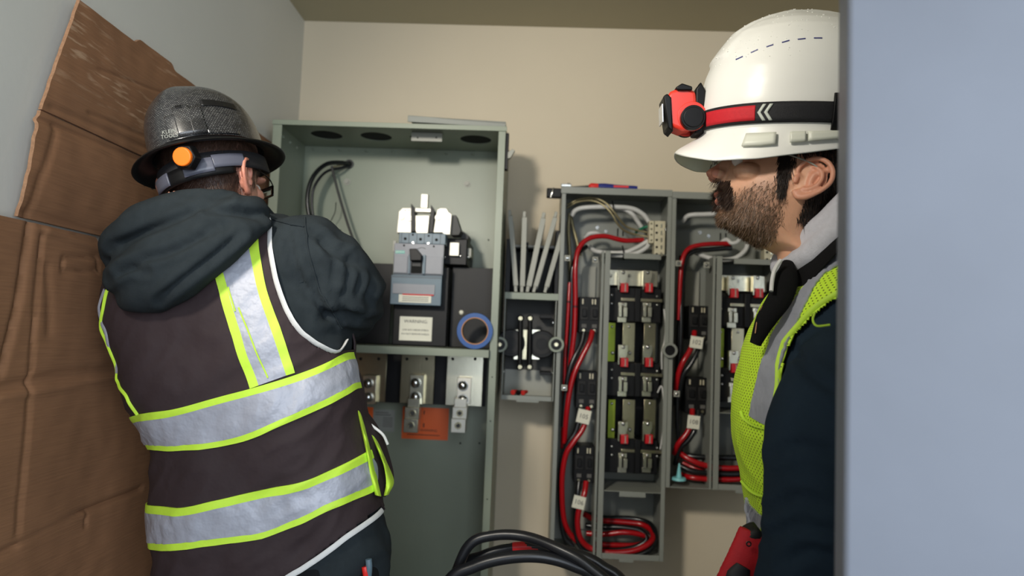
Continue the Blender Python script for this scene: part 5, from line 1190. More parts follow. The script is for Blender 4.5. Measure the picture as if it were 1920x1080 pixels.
V = groove(V, N, [[(608, 452), (652, 505), (643, 565)], [(640, 474), (674, 515), (664, 562)], [(662, 482), (694, 515), (686, 570)], [(592, 528), (602, 577), (628, 600)], [(590, 440), (622, 480), (630, 520)], [(540, 440), (552, 500), (585, 560)], [(600, 600), (630, 585), (668, 590)]], 0.008, 7)
# tighter folds where the sleeve bunches at the elbow
e0 = W(672, 530, 1.25)
for i in range(len(V)):
    d = np.linalg.norm(V[i] - e0)
    if d < 0.16:
        q = V[i] - ARM_R[0]; s_ = q[0] * 0.9 + q[2] * 0.5
        V[i] += N[i] * 0.006 * math.sin(s_ * 175 + 4 * nz(V[i], 9)) * (1 - d / 0.16)
raw(V, F).build('hoodie', M_['hoodie'], MAN1, sharp=180)
# seams on the shoulder
def seam(pts, off=0.0015, r=0.0014):
    b = BVHTree.FromPolygons([Vector(p) for p in V], F); out = []
    for q in resample([np.array(p, float) for p in pts], 40):
        h = b.ray_cast(Vector(CP), Vector(ray(*q)))
        if h[0] is not None: out.append(np.array(h[0]) + np.array(h[1]) * off)
    if len(out) > 3: MB().tube(out, r, n=6, smooth=False).build('sleeve_seam', M_['hoodie'], MAN1)
seam([(571, 408), (574, 440), (580, 480), (598, 540), (625, 585), (640, 615)])
seam([(510, 412), (540, 420), (570, 426)])
# hood lying on the back
hd = MB()
g = lambda a, b, y=1.10: W(a, b, y)
hd.tube([g(225, 505, 1.11), g(262, 520, 1.075), g(322, 500, 1.06), g(385, 462, 1.065), g(440, 430, 1.085), g(490, 405, 1.12)], [.030, .052, .056, .050, .042, .020], n=20, k=8, flat=0.8)
hd.tube([g(222, 500, 1.10), g(245, 548, 1.085), g(290, 556, 1.07), g(345, 530, 1.065), g(395, 490, 1.075), g(450, 446, 1.10)], [.022, .026, .030, .030, .026, .014], n=16, k=8)
hd.tube([g(205, 488, 1.14), g(232, 458, 1.12), g(268, 430, 1.10), g(330, 412, 1.085), g(395, 405, 1.09), g(455, 400, 1.10), g(497, 400, 1.14)], [.020, .034, .040, .040, .036, .030, .014], n=18, k=8)
hd.tube([g(262, 418, 1.17), g(275, 402, 1.12), g(320, 388, 1.09), g(375, 378, 1.085), g(425, 378, 1.10), g(468, 388, 1.15), g(498, 404, 1.22)], [.018, .020, .020, .019, .019, .019, .016], n=14, k=8)
hd.tube([g(268, 415, 1.20), g(285, 405, 1.30), g(360, 400, 1.36), g(450, 405, 1.34), g(498, 410, 1.25)], [.022, .024, .024, .024, .020], n=12, k=8)
V, F, N = voxel(hd, 0.005, smooth=5)
for i in range(len(V)):
    q = proj(V[i]); t = (q[0] * 0.42 + q[1] * 0.9)
    V[i] += N[i] * (0.0045 * math.sin(t * 0.085 + 5 * nz(V[i], 6)) * 0.8 + 0.003 * nz(V[i], 22))
V = groove(V, N, [[(212, 462), (262, 440), (320, 416), (380, 388), (425, 374)], [(392, 396), (440, 398), (492, 408)], [(228, 508), (268, 488), (330, 468), (398, 432)], [(205, 525), (240, 505), (275, 508)], [(300, 560), (350, 520), (400, 482), (450, 440)]], 0.007, 7)
raw(V, F).build('hood', M_['hoodie'], MAN1, sharp=180)
# vest
ARMH = [(500, 411), (506, 470), (522, 545), (552, 610), (590, 645), (624, 661)]
cut_r = ARMH + [(660, 655), (800, 600), (760, 330), (503, 330)]
def keep1(u, v, q):
    s = math.sin(u)
    if s < 0.15:
        if inpoly(q, cut_r): return False
        if v > 9.2: return False
    else:
        if v > 7.9: return False
        if v > 5.6 and abs(math.cos(u)) > 0.72: return False
    hem = np.interp(q[0], [280, 530, 590, 645, 712, 800], [1145, 1090, 1050, 1008, 955, 900])
    if s < 0.3 and q[1] > hem: return False
    if s >= 0.3 and v < 1.4: return False
    return True
garment(SF1, 0.007, keep1, 'vest', M_['vestdark'], MAN1, th=0.003)
def st1(A, B, nm, m, **k): return strip(SF1, A, B, 0.0085, nm, M_[m], MAN1, **k)
edge(SF1, ARMH + [(636, 655), (645, 640)], 0.009, 0.0052, 'vest_piping', M_['piping'], MAN1)
edge(SF1, [(532, 1086), (565, 1066), (595, 1046), (622, 1026), (650, 1004), (682, 982), (712, 957)], 0.009, 0.0045, 'hem_piping', M_['piping'], MAN1, pre=(-0.6, -0.4))
st1([(393, 478), (412, 545), (430, 610), (452, 680), (470, 728)], [(408, 470), (428, 540), (446, 604), (467, 672), (486, 722)], 'lime_tape', 'limetape')
st1([(408, 469), (428, 540), (446, 604), (467, 672), (486, 722)], [(462, 426), (470, 480), (484, 548), (510, 625), (536, 704)], 'reflective_tape', 'silver', k=10)
st1([(462, 426), (470, 480), (484, 548), (510, 625), (536, 704)], [(480, 417), (487, 475), (500, 545), (525, 615), (552, 699)], 'lime_tape', 'limetape')
for L in ([(430, 540), (437, 565), (443, 585)], [(449, 578), (460, 605), (474, 640), (488, 675), (503, 708)]):
    edge(SF1, L, 0.011, 0.0013, 'tape_tear', M_['limetape'], MAN1, flat=0.5)
b1a = [(262, 776), (330, 766), (400, 747), (475, 727), (550, 704), (600, 685), (641, 664)]
b1b = [(263, 789), (330, 779), (400, 760), (475, 740), (552, 717), (603, 697), (645, 677)]
b1c = [(275, 836), (345, 833), (430, 822), (480, 806), (520, 788), (590, 757), (655, 722)]
b1d = [(278, 844), (345, 843), (430, 833), (482, 818), (523, 799), (594, 768), (659, 733)]
PRE, POST = -1.2, 1.3
pre_ = lambda A: None
def band(a, b, nm, m, **k):
    A = unwrap([SF1.uv(*p) for p in a]); sg = 1 if A[-1][0] > A[0][0] else -1
    return st1(a, b, nm, m, pre=-1.4 * sg, post=0.25 * sg, n=90, **k)
band(b1a, b1b, 'lime_tape', 'limetape'); band(b1b, b1c, 'reflective_tape', 'silver', k=10, wob=0.003); band(b1c, b1d, 'lime_tape', 'limetape')
b2a = [(283, 946), (345, 950), (400, 938), (470, 922), (560, 904), (620, 880), (681, 849)]
b2b = [(284, 961), (345, 965), (402, 953), (472, 937), (562, 919), (622, 895), (683, 866)]
b2c = [(291, 1017), (350, 1015), (420, 1006), (490, 997), (560, 970), (620, 940), (692, 910)]
b2d = [(292, 1029), (350, 1028), (422, 1018), (492, 1008), (562, 982), (622, 953), (696, 922)]
band(b2a, b2b, 'lime_tape', 'limetape'); band(b2b, b2c, 'reflective_tape', 'silver', k=10, wob=0.004); band(b2c, b2d, 'lime_tape', 'limetape')
edge(SF1, [(208, 540), (198, 580), (196, 620), (202, 660), (222, 705), (242, 742), (262, 776)], 0.008, 0.0032, 'lime_edge', M_['limetape'], MAN1, flat=0.6)
edge(SF1, [(201, 545), (191, 585), (189, 622), (195, 664), (212, 700)], 0.004, 0.008, 'reflective_edge', M_['silver'], MAN1, flat=0.4)
# loose front panel of the vest showing past his right hip
fp = lambda a, b, y=1.25: W(a, b, y)
def panel(name, L, Rr_, m, y0, y1, th=0.004, off=0.0):
    A = resample([np.array(p, float) for p in L], 24); B = resample([np.array(p, float) for p in Rr_], 24); top = []; bot = []; K = 7
    for i in range(24):
        for j in range(K):
            t = j / (K - 1); q = A[i] * (1 - t) + B[i] * t; yy = y0 + (y1 - y0) * t + 0.008 * math.sin(i * .35 + t * 3) - off - 0.015 * math.sin(math.pi * t)
            top.append(W(q[0], q[1], yy)); bot.append(W(q[0], q[1], yy) + np.array([0, th, 0]))
    n = len(top); F = []
    for i in range(23):
        for j in range(K - 1): a = i * K + j; F += [(a, a + 1, a + K + 1, a + K), (a + n, a + K + n, a + K + 1 + n, a + 1 + n)]
        a = i * K; F.append((a, a + K, a + K + n, a + n)); a += K - 1; F.append((a, a + n, a + K + n, a + K))
    for j in range(K - 1): F.append((j, j + n, j + 1 + n, j + 1)); a = 23 * K + j; F.append((a, a + 1, a + 1 + n, a + n))
    return MB().add(top, F[:0]).add(top + bot, F).build(name, m, MAN1, sharp=60)
panel('vest_front_panel', [(655, 745), (668, 800), (680, 860), (690, 905), (705, 930)], [(672, 752), (708, 800), (728, 850), (738, 900), (722, 932)], M_['vestdark'], 1.19, 1.27)
panel('lime_tape', [(664, 752), (676, 800), (688, 855), (696, 900), (703, 928)], [(668, 750), (683, 800), (699, 855), (708, 905), (714, 931)], M_['limetape'], 1.20, 1.22, off=0.012)
panel('lime_tape', [(688, 800), (704, 835), (719, 872), (724, 905), (719, 930)], [(691, 803), (708, 830), (724, 866), (738, 903), (728, 928)], M_['limetape'], 1.225, 1.25, off=0.012)
MB().tube([fp(680, 785, 1.235), fp(700, 800, 1.238), (fp(718, 815, 1.24)), fp(727, 833, 1.245)], 0.0025, n=8).build('panel_piping', M_['piping'], MAN1)
# trousers and boots
tb = MB(); bt = MB(); sk = MB()
hipc = W(520, 1130, YM + .04)
tb.rings([list(r) for r in SF1.grid(40, 12, -0.006, 0, 2.6)[2]][::-1])
tb.tube([W(650, 960, 1.24), W(652, 1040, 1.245), W(640, 1140, 1.25)], [.055, .066, .075], n=16)
for s, kx in ((-1, 0.02), (1, -0.0)):
    hp = hipc + np.array([s * 0.10 + .01, 0, -0.02]); kn = np.array([hp[0] + s * 0.02 + 0.02, hp[1] + 0.02 + kx, 0.50]); ft = np.array([hp[0] + s * 0.05 + 0.04, hp[1] - 0.01 + kx, 0.0])
    leg_boots(tb, bt, hp, kn, ft, (0.35, 0.93, 0), 0.095)
V, F, N = voxel(tb, 0.011, smooth=3); V = wrinkle(V, N, 0.008, 9, seed=8); raw(V, F).build('trousers', M_['pants'], MAN1, sharp=180)
V, F, N = voxel(bt, 0.008, smooth=2); V[:, 2] = np.maximum(V[:, 2], 0.001); raw(V, F).build('boots', M_['leather'], MAN1, sharp=180)
TL = thing('pliers', 'tool handles, one blue and one red, sticking out of the back trouser pocket', 'pliers', W(690, 1090, 1.17))
MB().tube([W(691, 1048, 1.165), W(692, 1065, 1.165), W(690, 1090, 1.17)], .0055, n=10).build('handle', M_['bluegrey'], TL)
MB().tube([W(684, 1062, 1.165), W(686, 1075, 1.165), W(690, 1100, 1.17)], .0055, n=10).build('handle', M_['redh'], TL)
# body: skull, neck and hands in one mesh
R1_ = rotm(90 - 13, 8, -9) * 0.97; O1 = W(402, 352, 1.215)
def body(name, R, O, neck_to, arms, beard, mname, parent, torso, legs, gl=False):
    sk = MB(); sk.tube([O + R @ np.array([-0.05, 0, -0.05]), O + R @ np.array([-0.062, 0, -0.03]) + np.array([0, 0, -0.07]), neck_to], [.050, .054, .062], n=20)
    sk.rings(torso)
    for A, r0 in arms:
        sk.tube(A, [x * .62 for x in r0] if not gl else [x * .6 for x in r0], n=14, k=5)
        f = np.array(A[-1]) - np.array(A[-2]); hand(sk, A[-1], f, (0, 0, 1) if abs(f[2]) < .6 * np.linalg.norm(f) else (0, 1, 0), 1, curl=0.55)
    for a in legs: sk.tube(a, [.07, .062, .052, .046, .04], n=12, k=4)
    V, F, N = voxel(sk, 0.006, smooth=2)
    HVw = HV @ R.T + O
    # one object: figure plus the finely meshed head grown over its neck
    mb = raw(np.vstack([V, HVw]), [tuple(f) for f in F] + [tuple(i + len(V) for i in f) for f in HF])
    mk = np.zeros((len(V) + len(HV), 4)); mk[:, 3] = 1; mk[len(V):] = mask_arr(HV, beard)
    return mb.build(name, M_[mname], parent, mask=mk, sharp=180), HVw, HN @ R.T
tor = [list(r) for r in SF1.grid(36, 30, -0.028, 1.0, 9.6)[2]][::-1]
lg = []
for s in (-1, 1):
    hp = hipc + np.array([s * 0.09, 0, 0.0]); lg.append([hp, hp + (s * .02, .02, -.2), np.array([hp[0] + s * 0.02 + .02, hp[1] + .02, .5]), np.array([hp[0] + s * 0.03 + .03, hp[1], .3]), np.array([hp[0] + s * .05 + .04, hp[1] - .01, 0.09])])
b1, H1V, H1N = body('body', R1_, O1, W(400, 440, 1.25), [(ARM_R[:] + [W(643, 600, 1.71)], [.070, .078, .076, .070, .06, .05, .046, .042, .034]), (ARM_L + [W(560, 590, 1.80)], [.06, .06, .056, .05, .042, .038, .034])], False, 'skin1', MAN1, tor, lg)
wt = region_hair(HV) * (HV[:, 2] < 0.075) * (HV[:, 2] > -0.075)
dn = R1_ @ np.array([-0.25, 0, -1.0])
strands(H1V, H1N, wt, 9000, 0.020, lambda p: dn + 0.5 * np.array([nz(p, 30), nz(p, 30, 5), 0]), M_['hairb'], 'hair', MAN1, width=0.00055, curl=0.22, lift=0.30, bend=0.1)
# face parts for both heads
def face_parts(R, O, parent, beardcol=None):
    t = lambda p: O + R @ np.array(p)
    for s in (-1, 1):
        e = MB().ell((0, 0, 0), (.012, .012, .012), 16, 10); e.v = [tuple(t((0.0775, s * .031, .0185)) + np.array(v)) for v in e.v]
        eo = e.build('eye', M_['eyew'], parent)
        i_ = MB().cyl(t((.0845, s * .031, .0185)), t((.0857, s * .031, .0185)), .0055, n=16).build('iris', M_['iris'], eo)
face_parts(R1_, O1, MAN1)
def glasses(R, O, parent, dark=True, front=True):
    t = lambda p: O + R @ np.array(p)
    fr = MB()
    for s in (-1, 1): fr.tube([t((.096, s * .060, .030)), t((.060, s * .073, .030)), t((.010, s * .079, .027)), t((-.02, s * .081, .020)), t((-.035, s * .081, .004))], 0.0022 if front else 0.0012, n=8)
    fr.tube([t((.096, -.060, .030)), t((.108, -.03, .031)), t((.110, 0, .031)), t((.108, .03, .031)), t((.096, .060, .030))], 0.0020 if front else 0.0012, n=8)
    g = fr.build('safety_glasses', M_['black'] if dark else M_['greylabel'], parent)
    for s in (-1, 1):
        a = []; 
        for u in np.linspace(0.006, .060, 9):
            x = .110 - .013 * (u / .06) ** 2.2; a.append([t((x, s * u, z)) for z in (.030, .022, .014, .009)])
        m = MB(); m.rings(a, closed=False); o = m.build('lens', M_['glass'], g); so = o.modifiers.new('t', 'SOLIDIFY'); so.thickness = 0.0014
    return g
glasses(R1_, O1, MAN1, front=False)

# ---------------------------------------------------------------- full brim hard hat
HO = W(397, 300, 1.225); HR = rotm(90 - 8, -5, -20)
HAT1 = thing('hard_hat', 'grey patterned full-brim hard hat with orange ratchet knob, on the man facing away', 'hard hat', HO)
hp = lambda x, y, z: HO + HR @ np.array([x, y, z])
n_ = 72; ringsH = []; uvs = []
prof = [(1.0, 0.026), (0.995, 0.040), (0.975, 0.062), (0.93, 0.084), (0.85, 0.104), (0.72, 0.121), (0.55, 0.134), (0.35, 0.142), (0.15, 0.1455), (0.02, 0.146)]
prof = [(k, z - 0.018) for k, z in prof]
pp = crom([np.array(q) for q in prof], 4)
for q in pp:
    k, z = q; r_ = []
    for i in range(n_):
        t = 2 * math.pi * i / n_
        x, y = 0.122 * k * math.cos(t), 0.087 * k * math.sin(t)
        rz = 0.0045 * math.exp(-(y / 0.016) ** 2) * (1 if z > 0.05 else 0) * smst(z, .05, .07)      # centre ridge
        r_.append(hp(x, y, z + rz)); uvs.append((i / n_ * 1.6, z * 2.6))
    ringsH.append(r_)
MB().rings(ringsH, cap0=False).build('shell', M_['carbon'], HAT1, uv=uvs, sharp=60)
rr = []
for k, dz in ((0.985, 0.010), (1.02, 0.006), (1.10, 0.001), (1.25, -0.004), (1.33, -0.007), (1.345, -0.0095), (1.33, -0.011), (1.2, -0.008), (1.02, 0.001), (0.965, 0.004)):
    rr.append([hp((0.122 + 0.100 * (k - 1) * 1.0) * math.cos(t), (0.087 + 0.095 * (k - 1) * 1.0) * math.sin(t), dz - 0.004 * abs(math.sin(t))) for t in np.linspace(0, 2 * math.pi, n_, endpoint=False)])
MB().rings(rr, cap0=False, cap1=False).build('brim', M_['brim'], HAT1, sharp=70)
def hatpatch(t0, t1, z0, z1, off, m, name, nt=14, nz2=8, shape=None, parent=HAT1):
    zs = np.array([q[1] for q in pp]); ks = np.array([q[0] for q in pp]); o = np.argsort(zs); zs = zs[o]; ks = ks[o]; a = []; uv_ = []
    for z in np.linspace(z0, z1, nz2):
        r_ = []
        for t in np.linspace(t0, t1, nt):
            zz_ = z; k = np.interp(zz_, zs, ks); r_.append(hp((0.122 * k + off) * math.cos(t), (0.087 * k + off) * math.sin(t), zz_)); uv_.append((t / 6.28 * 1.6, z * 2.6))
        a.append(r_)
    ob = MB().rings(a, closed=False).build(name, m, parent, uv=uv_); so = ob.modifiers.new('t', 'SOLIDIFY'); so.thickness = 0.003; so.offset = -1; return ob
B_ = math.pi
for (t0, t1, z1, of) in ((B_ - .28, B_ - .08, .052, .0025), (B_ - .10, B_ + .16, .066, .0035), (B_ + .14, B_ + .36, .060, .0045), (B_ + .36, B_ + .90, .016, .003)):
    hatpatch(t0 + .38, t1 + .38, 0.010, z1, of, M_['carbon'], 'raised_panel')
hatpatch(B_ + .78, B_ + 1.45, 0.062, 0.074, .002, M_['brim'], 'vent_recess')
hatpatch(B_ + .34, B_ + .44, 0.060, 0.065, .0050, M_['black'], 'top_slot')
# print at the left rear
hb1 = BVHTree.FromPolygons([Vector(p) for r in ringsH for p in r], [(j * n_ + i, j * n_ + (i + 1) % n_, (j + 1) * n_ + (i + 1) % n_, (j + 1) * n_ + i) for j in range(len(ringsH) - 1) for i in range(n_)])
def onshell(px_, py_):
    h = hb1.ray_cast(Vector(CP), Vector(ray(px_, py_))); n = h[1] if h[1].dot(Vector(ray(px_, py_))) < 0 else -h[1]; return h[0], n
(q0, n0), (q1, n1), (q2, n2) = onshell(319, 252), onshell(309, 254), onshell(330, 251)
ax_ = (q2 - q1).normalized(); up_ = n0.cross(ax_); tq = q0 + n0 * 0.0028
text('shell_print', 'KLEIN\nTOOLS', tq.x, tq.y, tq.z, 0.0090, M_['greylabel'], HAT1, ax=ax_, up=up_, depth=0.0002, space=0.85)
# suspension band, ratchet and knob
def susp_strip(t0, t1, z0, z1, r_, m, name, th=0.003, nt=30):
    a = [[hp(-(0.112 + r_) * math.cos(t), -(0.088 + r_) * math.sin(t), z - .024) for t in np.linspace(t0, t1, nt)] for z in np.linspace(z0, z1, 4)]
    ob = MB().rings(a, closed=False).build(name, m, HAT1); so = ob.modifiers.new('t', 'SOLIDIFY'); so.thickness = th; return ob
susp_strip(-1.35, 1.9, -0.026, 0.004, 0.000, M_['strapblack'], 'suspension_band')
susp_strip(-.85, 0.95, -0.038, -0.012, 0.004, M_['black'], 'ratchet_band')
susp_strip(-.72, -.22, -0.034, -0.012, 0.0065, M_['susp'], 'ratchet_wing')
susp_strip(.12, .62, -0.032, -0.008, 0.0075, M_['susp'], 'ratchet_wing')
susp_strip(.62, 1.15, -0.026, -0.004, 0.006, M_['susp'], 'adjuster_strap')
ck = W(349, 294, 1.0); tgt = hp(-0.112, 0.020, -0.018)
kd = np.array(HR @ np.array([-0.98, -0.10, -0.12])); kd /= np.linalg.norm(kd)
kc = None
# place the knob on the ratchet band behind the head
kp = W(354, 296, 1.100)
MB().cyl(kp, kp + kd * 0.018, 0.023, 0.0205, n=6).build('ratchet_housing', M_['black'], HAT1, bevel=0.002)
MB().cyl(kp + kd * 0.012, kp + kd * 0.024, 0.0160, 0.0150, n=20).build('ratchet_knob', M_['knob'], HAT1, bevel=0.0015)
#@@MAN2
# ---------------------------------------------------------------- bearded man in the lime vest (right)
Y2M = 1.08
def fold2(p, u, v):
    return 0.006 * noise.noise(Vector((p[0] * 8 + 3, p[1] * 6, p[2] * 9 + p[0] * 5))) + 0.0025 * (1 - 2 * abs(noise.noise(Vector((p[0] * 17, p[1] * 14, p[2] * 22)))))
def row2(py, fx, ln, hw, cyo=0.0):
    a = W(fx, py, Y2M); c = a + np.array([ln / 2, cyo, 0]); return list(c) + [-ln / 2, 0, 0.0] + [0, -hw, 0.0]
rows2 = [row2(1400, 1452, .25, .165), row2(1260, 1444, .25, .165), row2(1150, 1436, .255, .168), row2(1070, 1432, .255, .17), row2(990, 1428, .26, .172), row2(930, 1418, .27, .175), row2(870, 1408, .275, .18), row2(815, 1400, .28, .185),
         row2(750, 1404, .28, .195), row2(690, 1416, .275, .20), row2(630, 1434, .265, .20), row2(580, 1456, .25, .185), row2(540, 1480, .235, .16), row2(505, 1500, .215, .135), row2(470, 1520, .195, .110), row2(436, 1540, .17, .092)]
SF2 = Surf(rows2, 2.3, fold2); SF2.prep(150, 120, 0.004)
MAN2 = thing('person', 'bearded man in profile wearing a lime mesh vest over a navy sleeve, at right', 'person', (W(1560, 800, Y2M)[0], Y2M, 0))
jk = MB(); jk.rings([list(r) for r in SF2.grid(56, 54, -0.004, 0, 14.6)[2]][::-1])
ARM2 = [W(1612, 665, .99), W(1596, 700, .935), W(1570, 760, .895), W(1552, 820, .88), W(1548, 930, .88), W(1535, 1020, .885), W(1500, 1110, .90), W(1455, 1190, .95), W(1420, 1230, 1.0)]
AR2 = [.050, .066, .072, .073, .072, .068, .058, .048, .040]
jk.tube(ARM2, AR2, n=24, k=8)
ARM2F = [W(1560, 600, 1.22), W(1570, 700, 1.27), W(1580, 820, 1.28), W(1560, 950, 1.25), W(1520, 1040, 1.2), W(1490, 1100, 1.14)]
jk.tube(ARM2F, [.06, .068, .064, .056, .048, .040], n=20, k=6)
V, F, N = voxel(jk, 0.0075, smooth=4); V = wrinkle(V, N, 0.0055, 9, (1, 1, 1.4), seed=14)
V = groove(V, N, [[(1480, 640), (1520, 700), (1580, 740)], [(1455, 850), (1500, 835), (1570, 850)], [(1445, 960), (1500, 930), (1560, 950)], [(1440, 1010), (1490, 985), (1570, 1000)], [(1470, 1060), (1520, 1030), (1580, 1050)]], 0.005, 9)
raw(V, F).build('jacket', M_['navy'], MAN2, sharp=180)
# vest
AH2 = [(1640, 522), (1596, 545), (1555, 566), (1520, 594), (1490, 628), (1471, 664), (1466, 700), (1463, 740), (1459, 790), (1456, 850), (1454, 900), (1450, 940), (1440, 985), (1430, 1030), (1422, 1080), (1412, 1200)]
NK2 = [(1470, 540), (1492, 520), (1520, 500), (1548, 480), (1590, 432), (1640, 380)]
def keep2(u, v, q):
    sn = math.sin(u)   # +1 = near side (camera)
    x, y = q
    if v < 1.2 or v > 14.9: return False
    if sn > -0.05:
        if math.cos(u) < -0.2 and v < 10: return False if abs(sn) > 0.3 else True
        lim = np.interp(y, [p[1] for p in AH2], [p[0] for p in AH2])
        if y > 522 and x > lim: return False
        nx = np.interp(y, [p[1] for p in NK2][::-1], [p[0] for p in NK2][::-1])
        if y < 545 and (x < nx or x < 1478): return False
        return True
    return not (v > 7.5 and abs(math.cos(u)) < 0.55) and v < 12.3
garment(SF2, 0.008, keep2, 'vest', M_['limemesh'], MAN2, th=0.003, nu=280, nv=260)
def st2(A, B, nm, m, **k): return strip(SF2, A, B, k.pop('off', 0.0095), nm, M_[m], MAN2, **k)
edge(SF2, AH2[:-1], 0.010, 0.0042, 'vest_binding', M_['limetape'], MAN2, flat=0.4)
edge(SF2, NK2[1:5], 0.010, 0.0035, 'vest_binding', M_['limetape'], MAN2, flat=0.4)
st2([(1583, 470), (1556, 492), (1530, 518), (1505, 552), (1478, 590), (1452, 635), (1432, 690), (1420, 740), (1412, 780)], [(1600, 482), (1572, 504), (1545, 522), (1524, 556), (1505, 595), (1484, 640), (1468, 690), (1464, 745), (1452, 802)], 'reflective_tape', 'silver', k=8, wob=0.002)
st2([(1399, 932), (1412, 945), (1424, 957), (1440, 970)], [(1402, 978), (1408, 990), (1420, 1002), (1434, 1010)], 'reflective_tape', 'silver', k=8, wob=0.004)
edge(SF2, [(1398, 772), (1404, 785), (1420, 797), (1452, 806)], 0.012, 0.0022, 'pocket_edge', M_['limetape'], MAN2)
edge(SF2, [(1399, 900), (1412, 915), (1430, 926), (1452, 928)], 0.012, 0.0020, 'pocket_edge', M_['limetape'], MAN2)
# stray lime thread and chalk mark on the sleeve
MB().tube([W(1528, 585, .835), W(1524, 600, .83), W(1532, 611, .827), W(1556, 609, .825)], 0.0013, n=8).build('loose_thread', M_['limetape'], MAN2)
# grey hood and black collar
NC = W(1560, 430, Y2M)
def ringpath(cx, cy, rx, ry, tilt, zc, n=26, a0=0, a1=2 * math.pi, front_drop=0.0):
    out = []
    for t in np.linspace(a0, a1, n):
        x = -rx * math.cos(t); y = -ry * math.sin(t)
        out.append(np.array([cx + x, cy + y, zc + x * tilt - front_drop * max(0, math.cos(t)) ** 3]))
    return out
hm = MB()
cN = W(1552, 372, Y2M)
hm.tube(ringpath(cN[0] + .010, Y2M, .062, .086, 1.1, cN[2] - .006, front_drop=.004), 0.019, n=16, k=2)
hm.tube(ringpath(cN[0] + .012, Y2M, .072, .094, 1.1, cN[2] - .028, front_drop=.006), 0.019, n=16, k=2)
hm.tube([cN + (.06, -.08, .03), cN + (.12, -.06, .05), cN + (.15, 0, .03), cN + (.12, .07, .04)], [.03, .05, .055, .04], n=16)
V, F, N = voxel(hm, 0.004, smooth=3); V = wrinkle(V, N, 0.004, 16, seed=20); raw(V, F).build('grey_hood', M_['greyhood'], MAN2, sharp=180)
cl = MB(); nn = 64; RR = []
for k, (rx, ry, dz, th) in enumerate(((.078, .100, -.028, 0), (.084, .107, -.032, .006), (.091, .116, -.040, .020), (.097, .124, -.048, .036), (.092, .120, -.053, .036), (.082, .108, -.042, .018), (.074, .098, -.034, 0))):
    RR.append([p for p in ringpath(cN[0] + .012, Y2M, rx, ry, 1.05, cN[2] + dz, nn + 1, front_drop=.006 + th)[:-1]])
cl.rings(RR, cap0=False, cap1=False); cl.build('black_collar', M_['blackcollar'], MAN2, sharp=70, sub=1)
for pts, rr_, mm in (([(1464, 488, 1.0), (1453, 505, .995), (1448, 525, .99), (1446, 546, .985)], 0.0030, 'piping'), ([(1440, 562, 1.0), (1428, 578, 1.0), (1420, 600, 1.0), (1416, 625, 1.0)], 0.0009, 'core')):
    MB().tube([W(*p) for p in pts], rr_, n=8).build('drawcord' if mm == 'piping' else 'zip_edge', M_[mm], MAN2)
MB().tube([W(1478, 492, 1.03), W(1476, 520, 1.01), W(1462, 560, 1.0), W(1436, 600, 1.0), W(1416, 645, 1.01)], [.008, .017, .017, .014, .008], n=12, flat=.6).build('collar_front', M_['blackcollar'], MAN2)
# trousers, boots
tb = MB(); bt = MB(); lg = []
tb.rings([list(r) for r in SF2.grid(40, 10, -0.008, 0, 3.2)[2]][::-1])
hc2 = np.array(rows2[0][:3])
for s in (-1, 1):
    hp_ = hc2 + np.array([0.0, s * 0.085, 0.03]); kn = np.array([hp_[0] - 0.02, hp_[1] + s * .01, 0.50]); ft = np.array([hp_[0] + 0.01 + s * .04, hp_[1] + s * .03, 0.0])
    leg_boots(tb, bt, hp_, kn, ft, (-0.98, 0.1, 0), 0.090)
    lg.append([hp_, hp_ + (0, 0, -.2), kn, (kn + ft) / 2, ft + (0, 0, .09)])
V, F, N = voxel(tb, 0.011, smooth=3); V = wrinkle(V, N, 0.007, 9, seed=31); raw(V, F).build('trousers', M_['pants'], MAN2, sharp=180)
V, F, N = voxel(bt, 0.008, smooth=2); V[:, 2] = np.maximum(V[:, 2], 0.001); raw(V, F).build('boots', M_['leather'], MAN2, sharp=180)
R2_ = rotm(180 - 4, -14, 0) * 1.03; O2 = W(1467, 355, Y2M)
tor = [list(r) for r in SF2.grid(36, 30, -0.03, 1.0, 13.4)[2]][::-1]
b2, H2V, H2N = body('body', R2_, O2, W(1580, 500, Y2M), [(ARM2, AR2), (ARM2F, [.06, .068, .064, .056, .048, .040])], True, 'skin2', MAN2, tor, lg)
face_parts(R2_, O2, MAN2); glasses(R2_, O2, MAN2, dark=False, front=False)
loc = lambda d: R2_ @ np.array(d, float)
hw_ = region_hair(HV)
strands(H2V, H2N, hw_ * (HV[:, 2] < 0.07), 9000, 0.016, lambda p: loc((-.35, 0, -1)), M_['haird'], 'hair', MAN2, width=0.00050, curl=0.16, lift=0.28, seed=3)
bw = region_beard(HV)
mw = bw * (HV[:, 0] > 0.060) * (HV[:, 2] > np.where(np.abs(HV[:, 1]) > 0.017, -0.046, -0.036)) * (HV[:, 2] < -0.010) * (np.abs(HV[:, 1]) < 0.031)
jw = bw * (1 - (mw > 0)) * (0.35 + smst(-HV[:, 2], 0.03, 0.075))
strands(H2V, H2N, jw, 8000, 0.0095, lambda p: loc((.25, 0, -1)), M_['beardh'], 'beard', MAN2, width=0.00030, curl=0.30, lift=0.40, seed=4)
strands(H2V, H2N, mw, 2600, 0.017, lambda p: loc((.25, 0, -1)) , M_['mous'], 'moustache', MAN2, width=0.00045, curl=0.16, lift=0.45, seed=5)
sbw = ((HV[:, 0] > 0.004) & (HV[:, 0] < 0.030) & (HV[:, 2] < 0.04) & (HV[:, 2] > -0.026) & (np.abs(HV[:, 1]) > .05)) * 1.0
sbw *= np.clip(1 - np.abs(HV[:, 0] - (0.018 + 0.18 * (HV[:, 2]))) / (0.007 + 0.12 * np.clip(HV[:, 2] + .02, 0, 1)), 0, 1)
strands(H2V, H2N, sbw, 2000, 0.013, lambda p: loc((-.05, 0, -1)), M_['haird'], 'sideburn', MAN2, width=0.00050, curl=0.15, lift=0.22, seed=6)
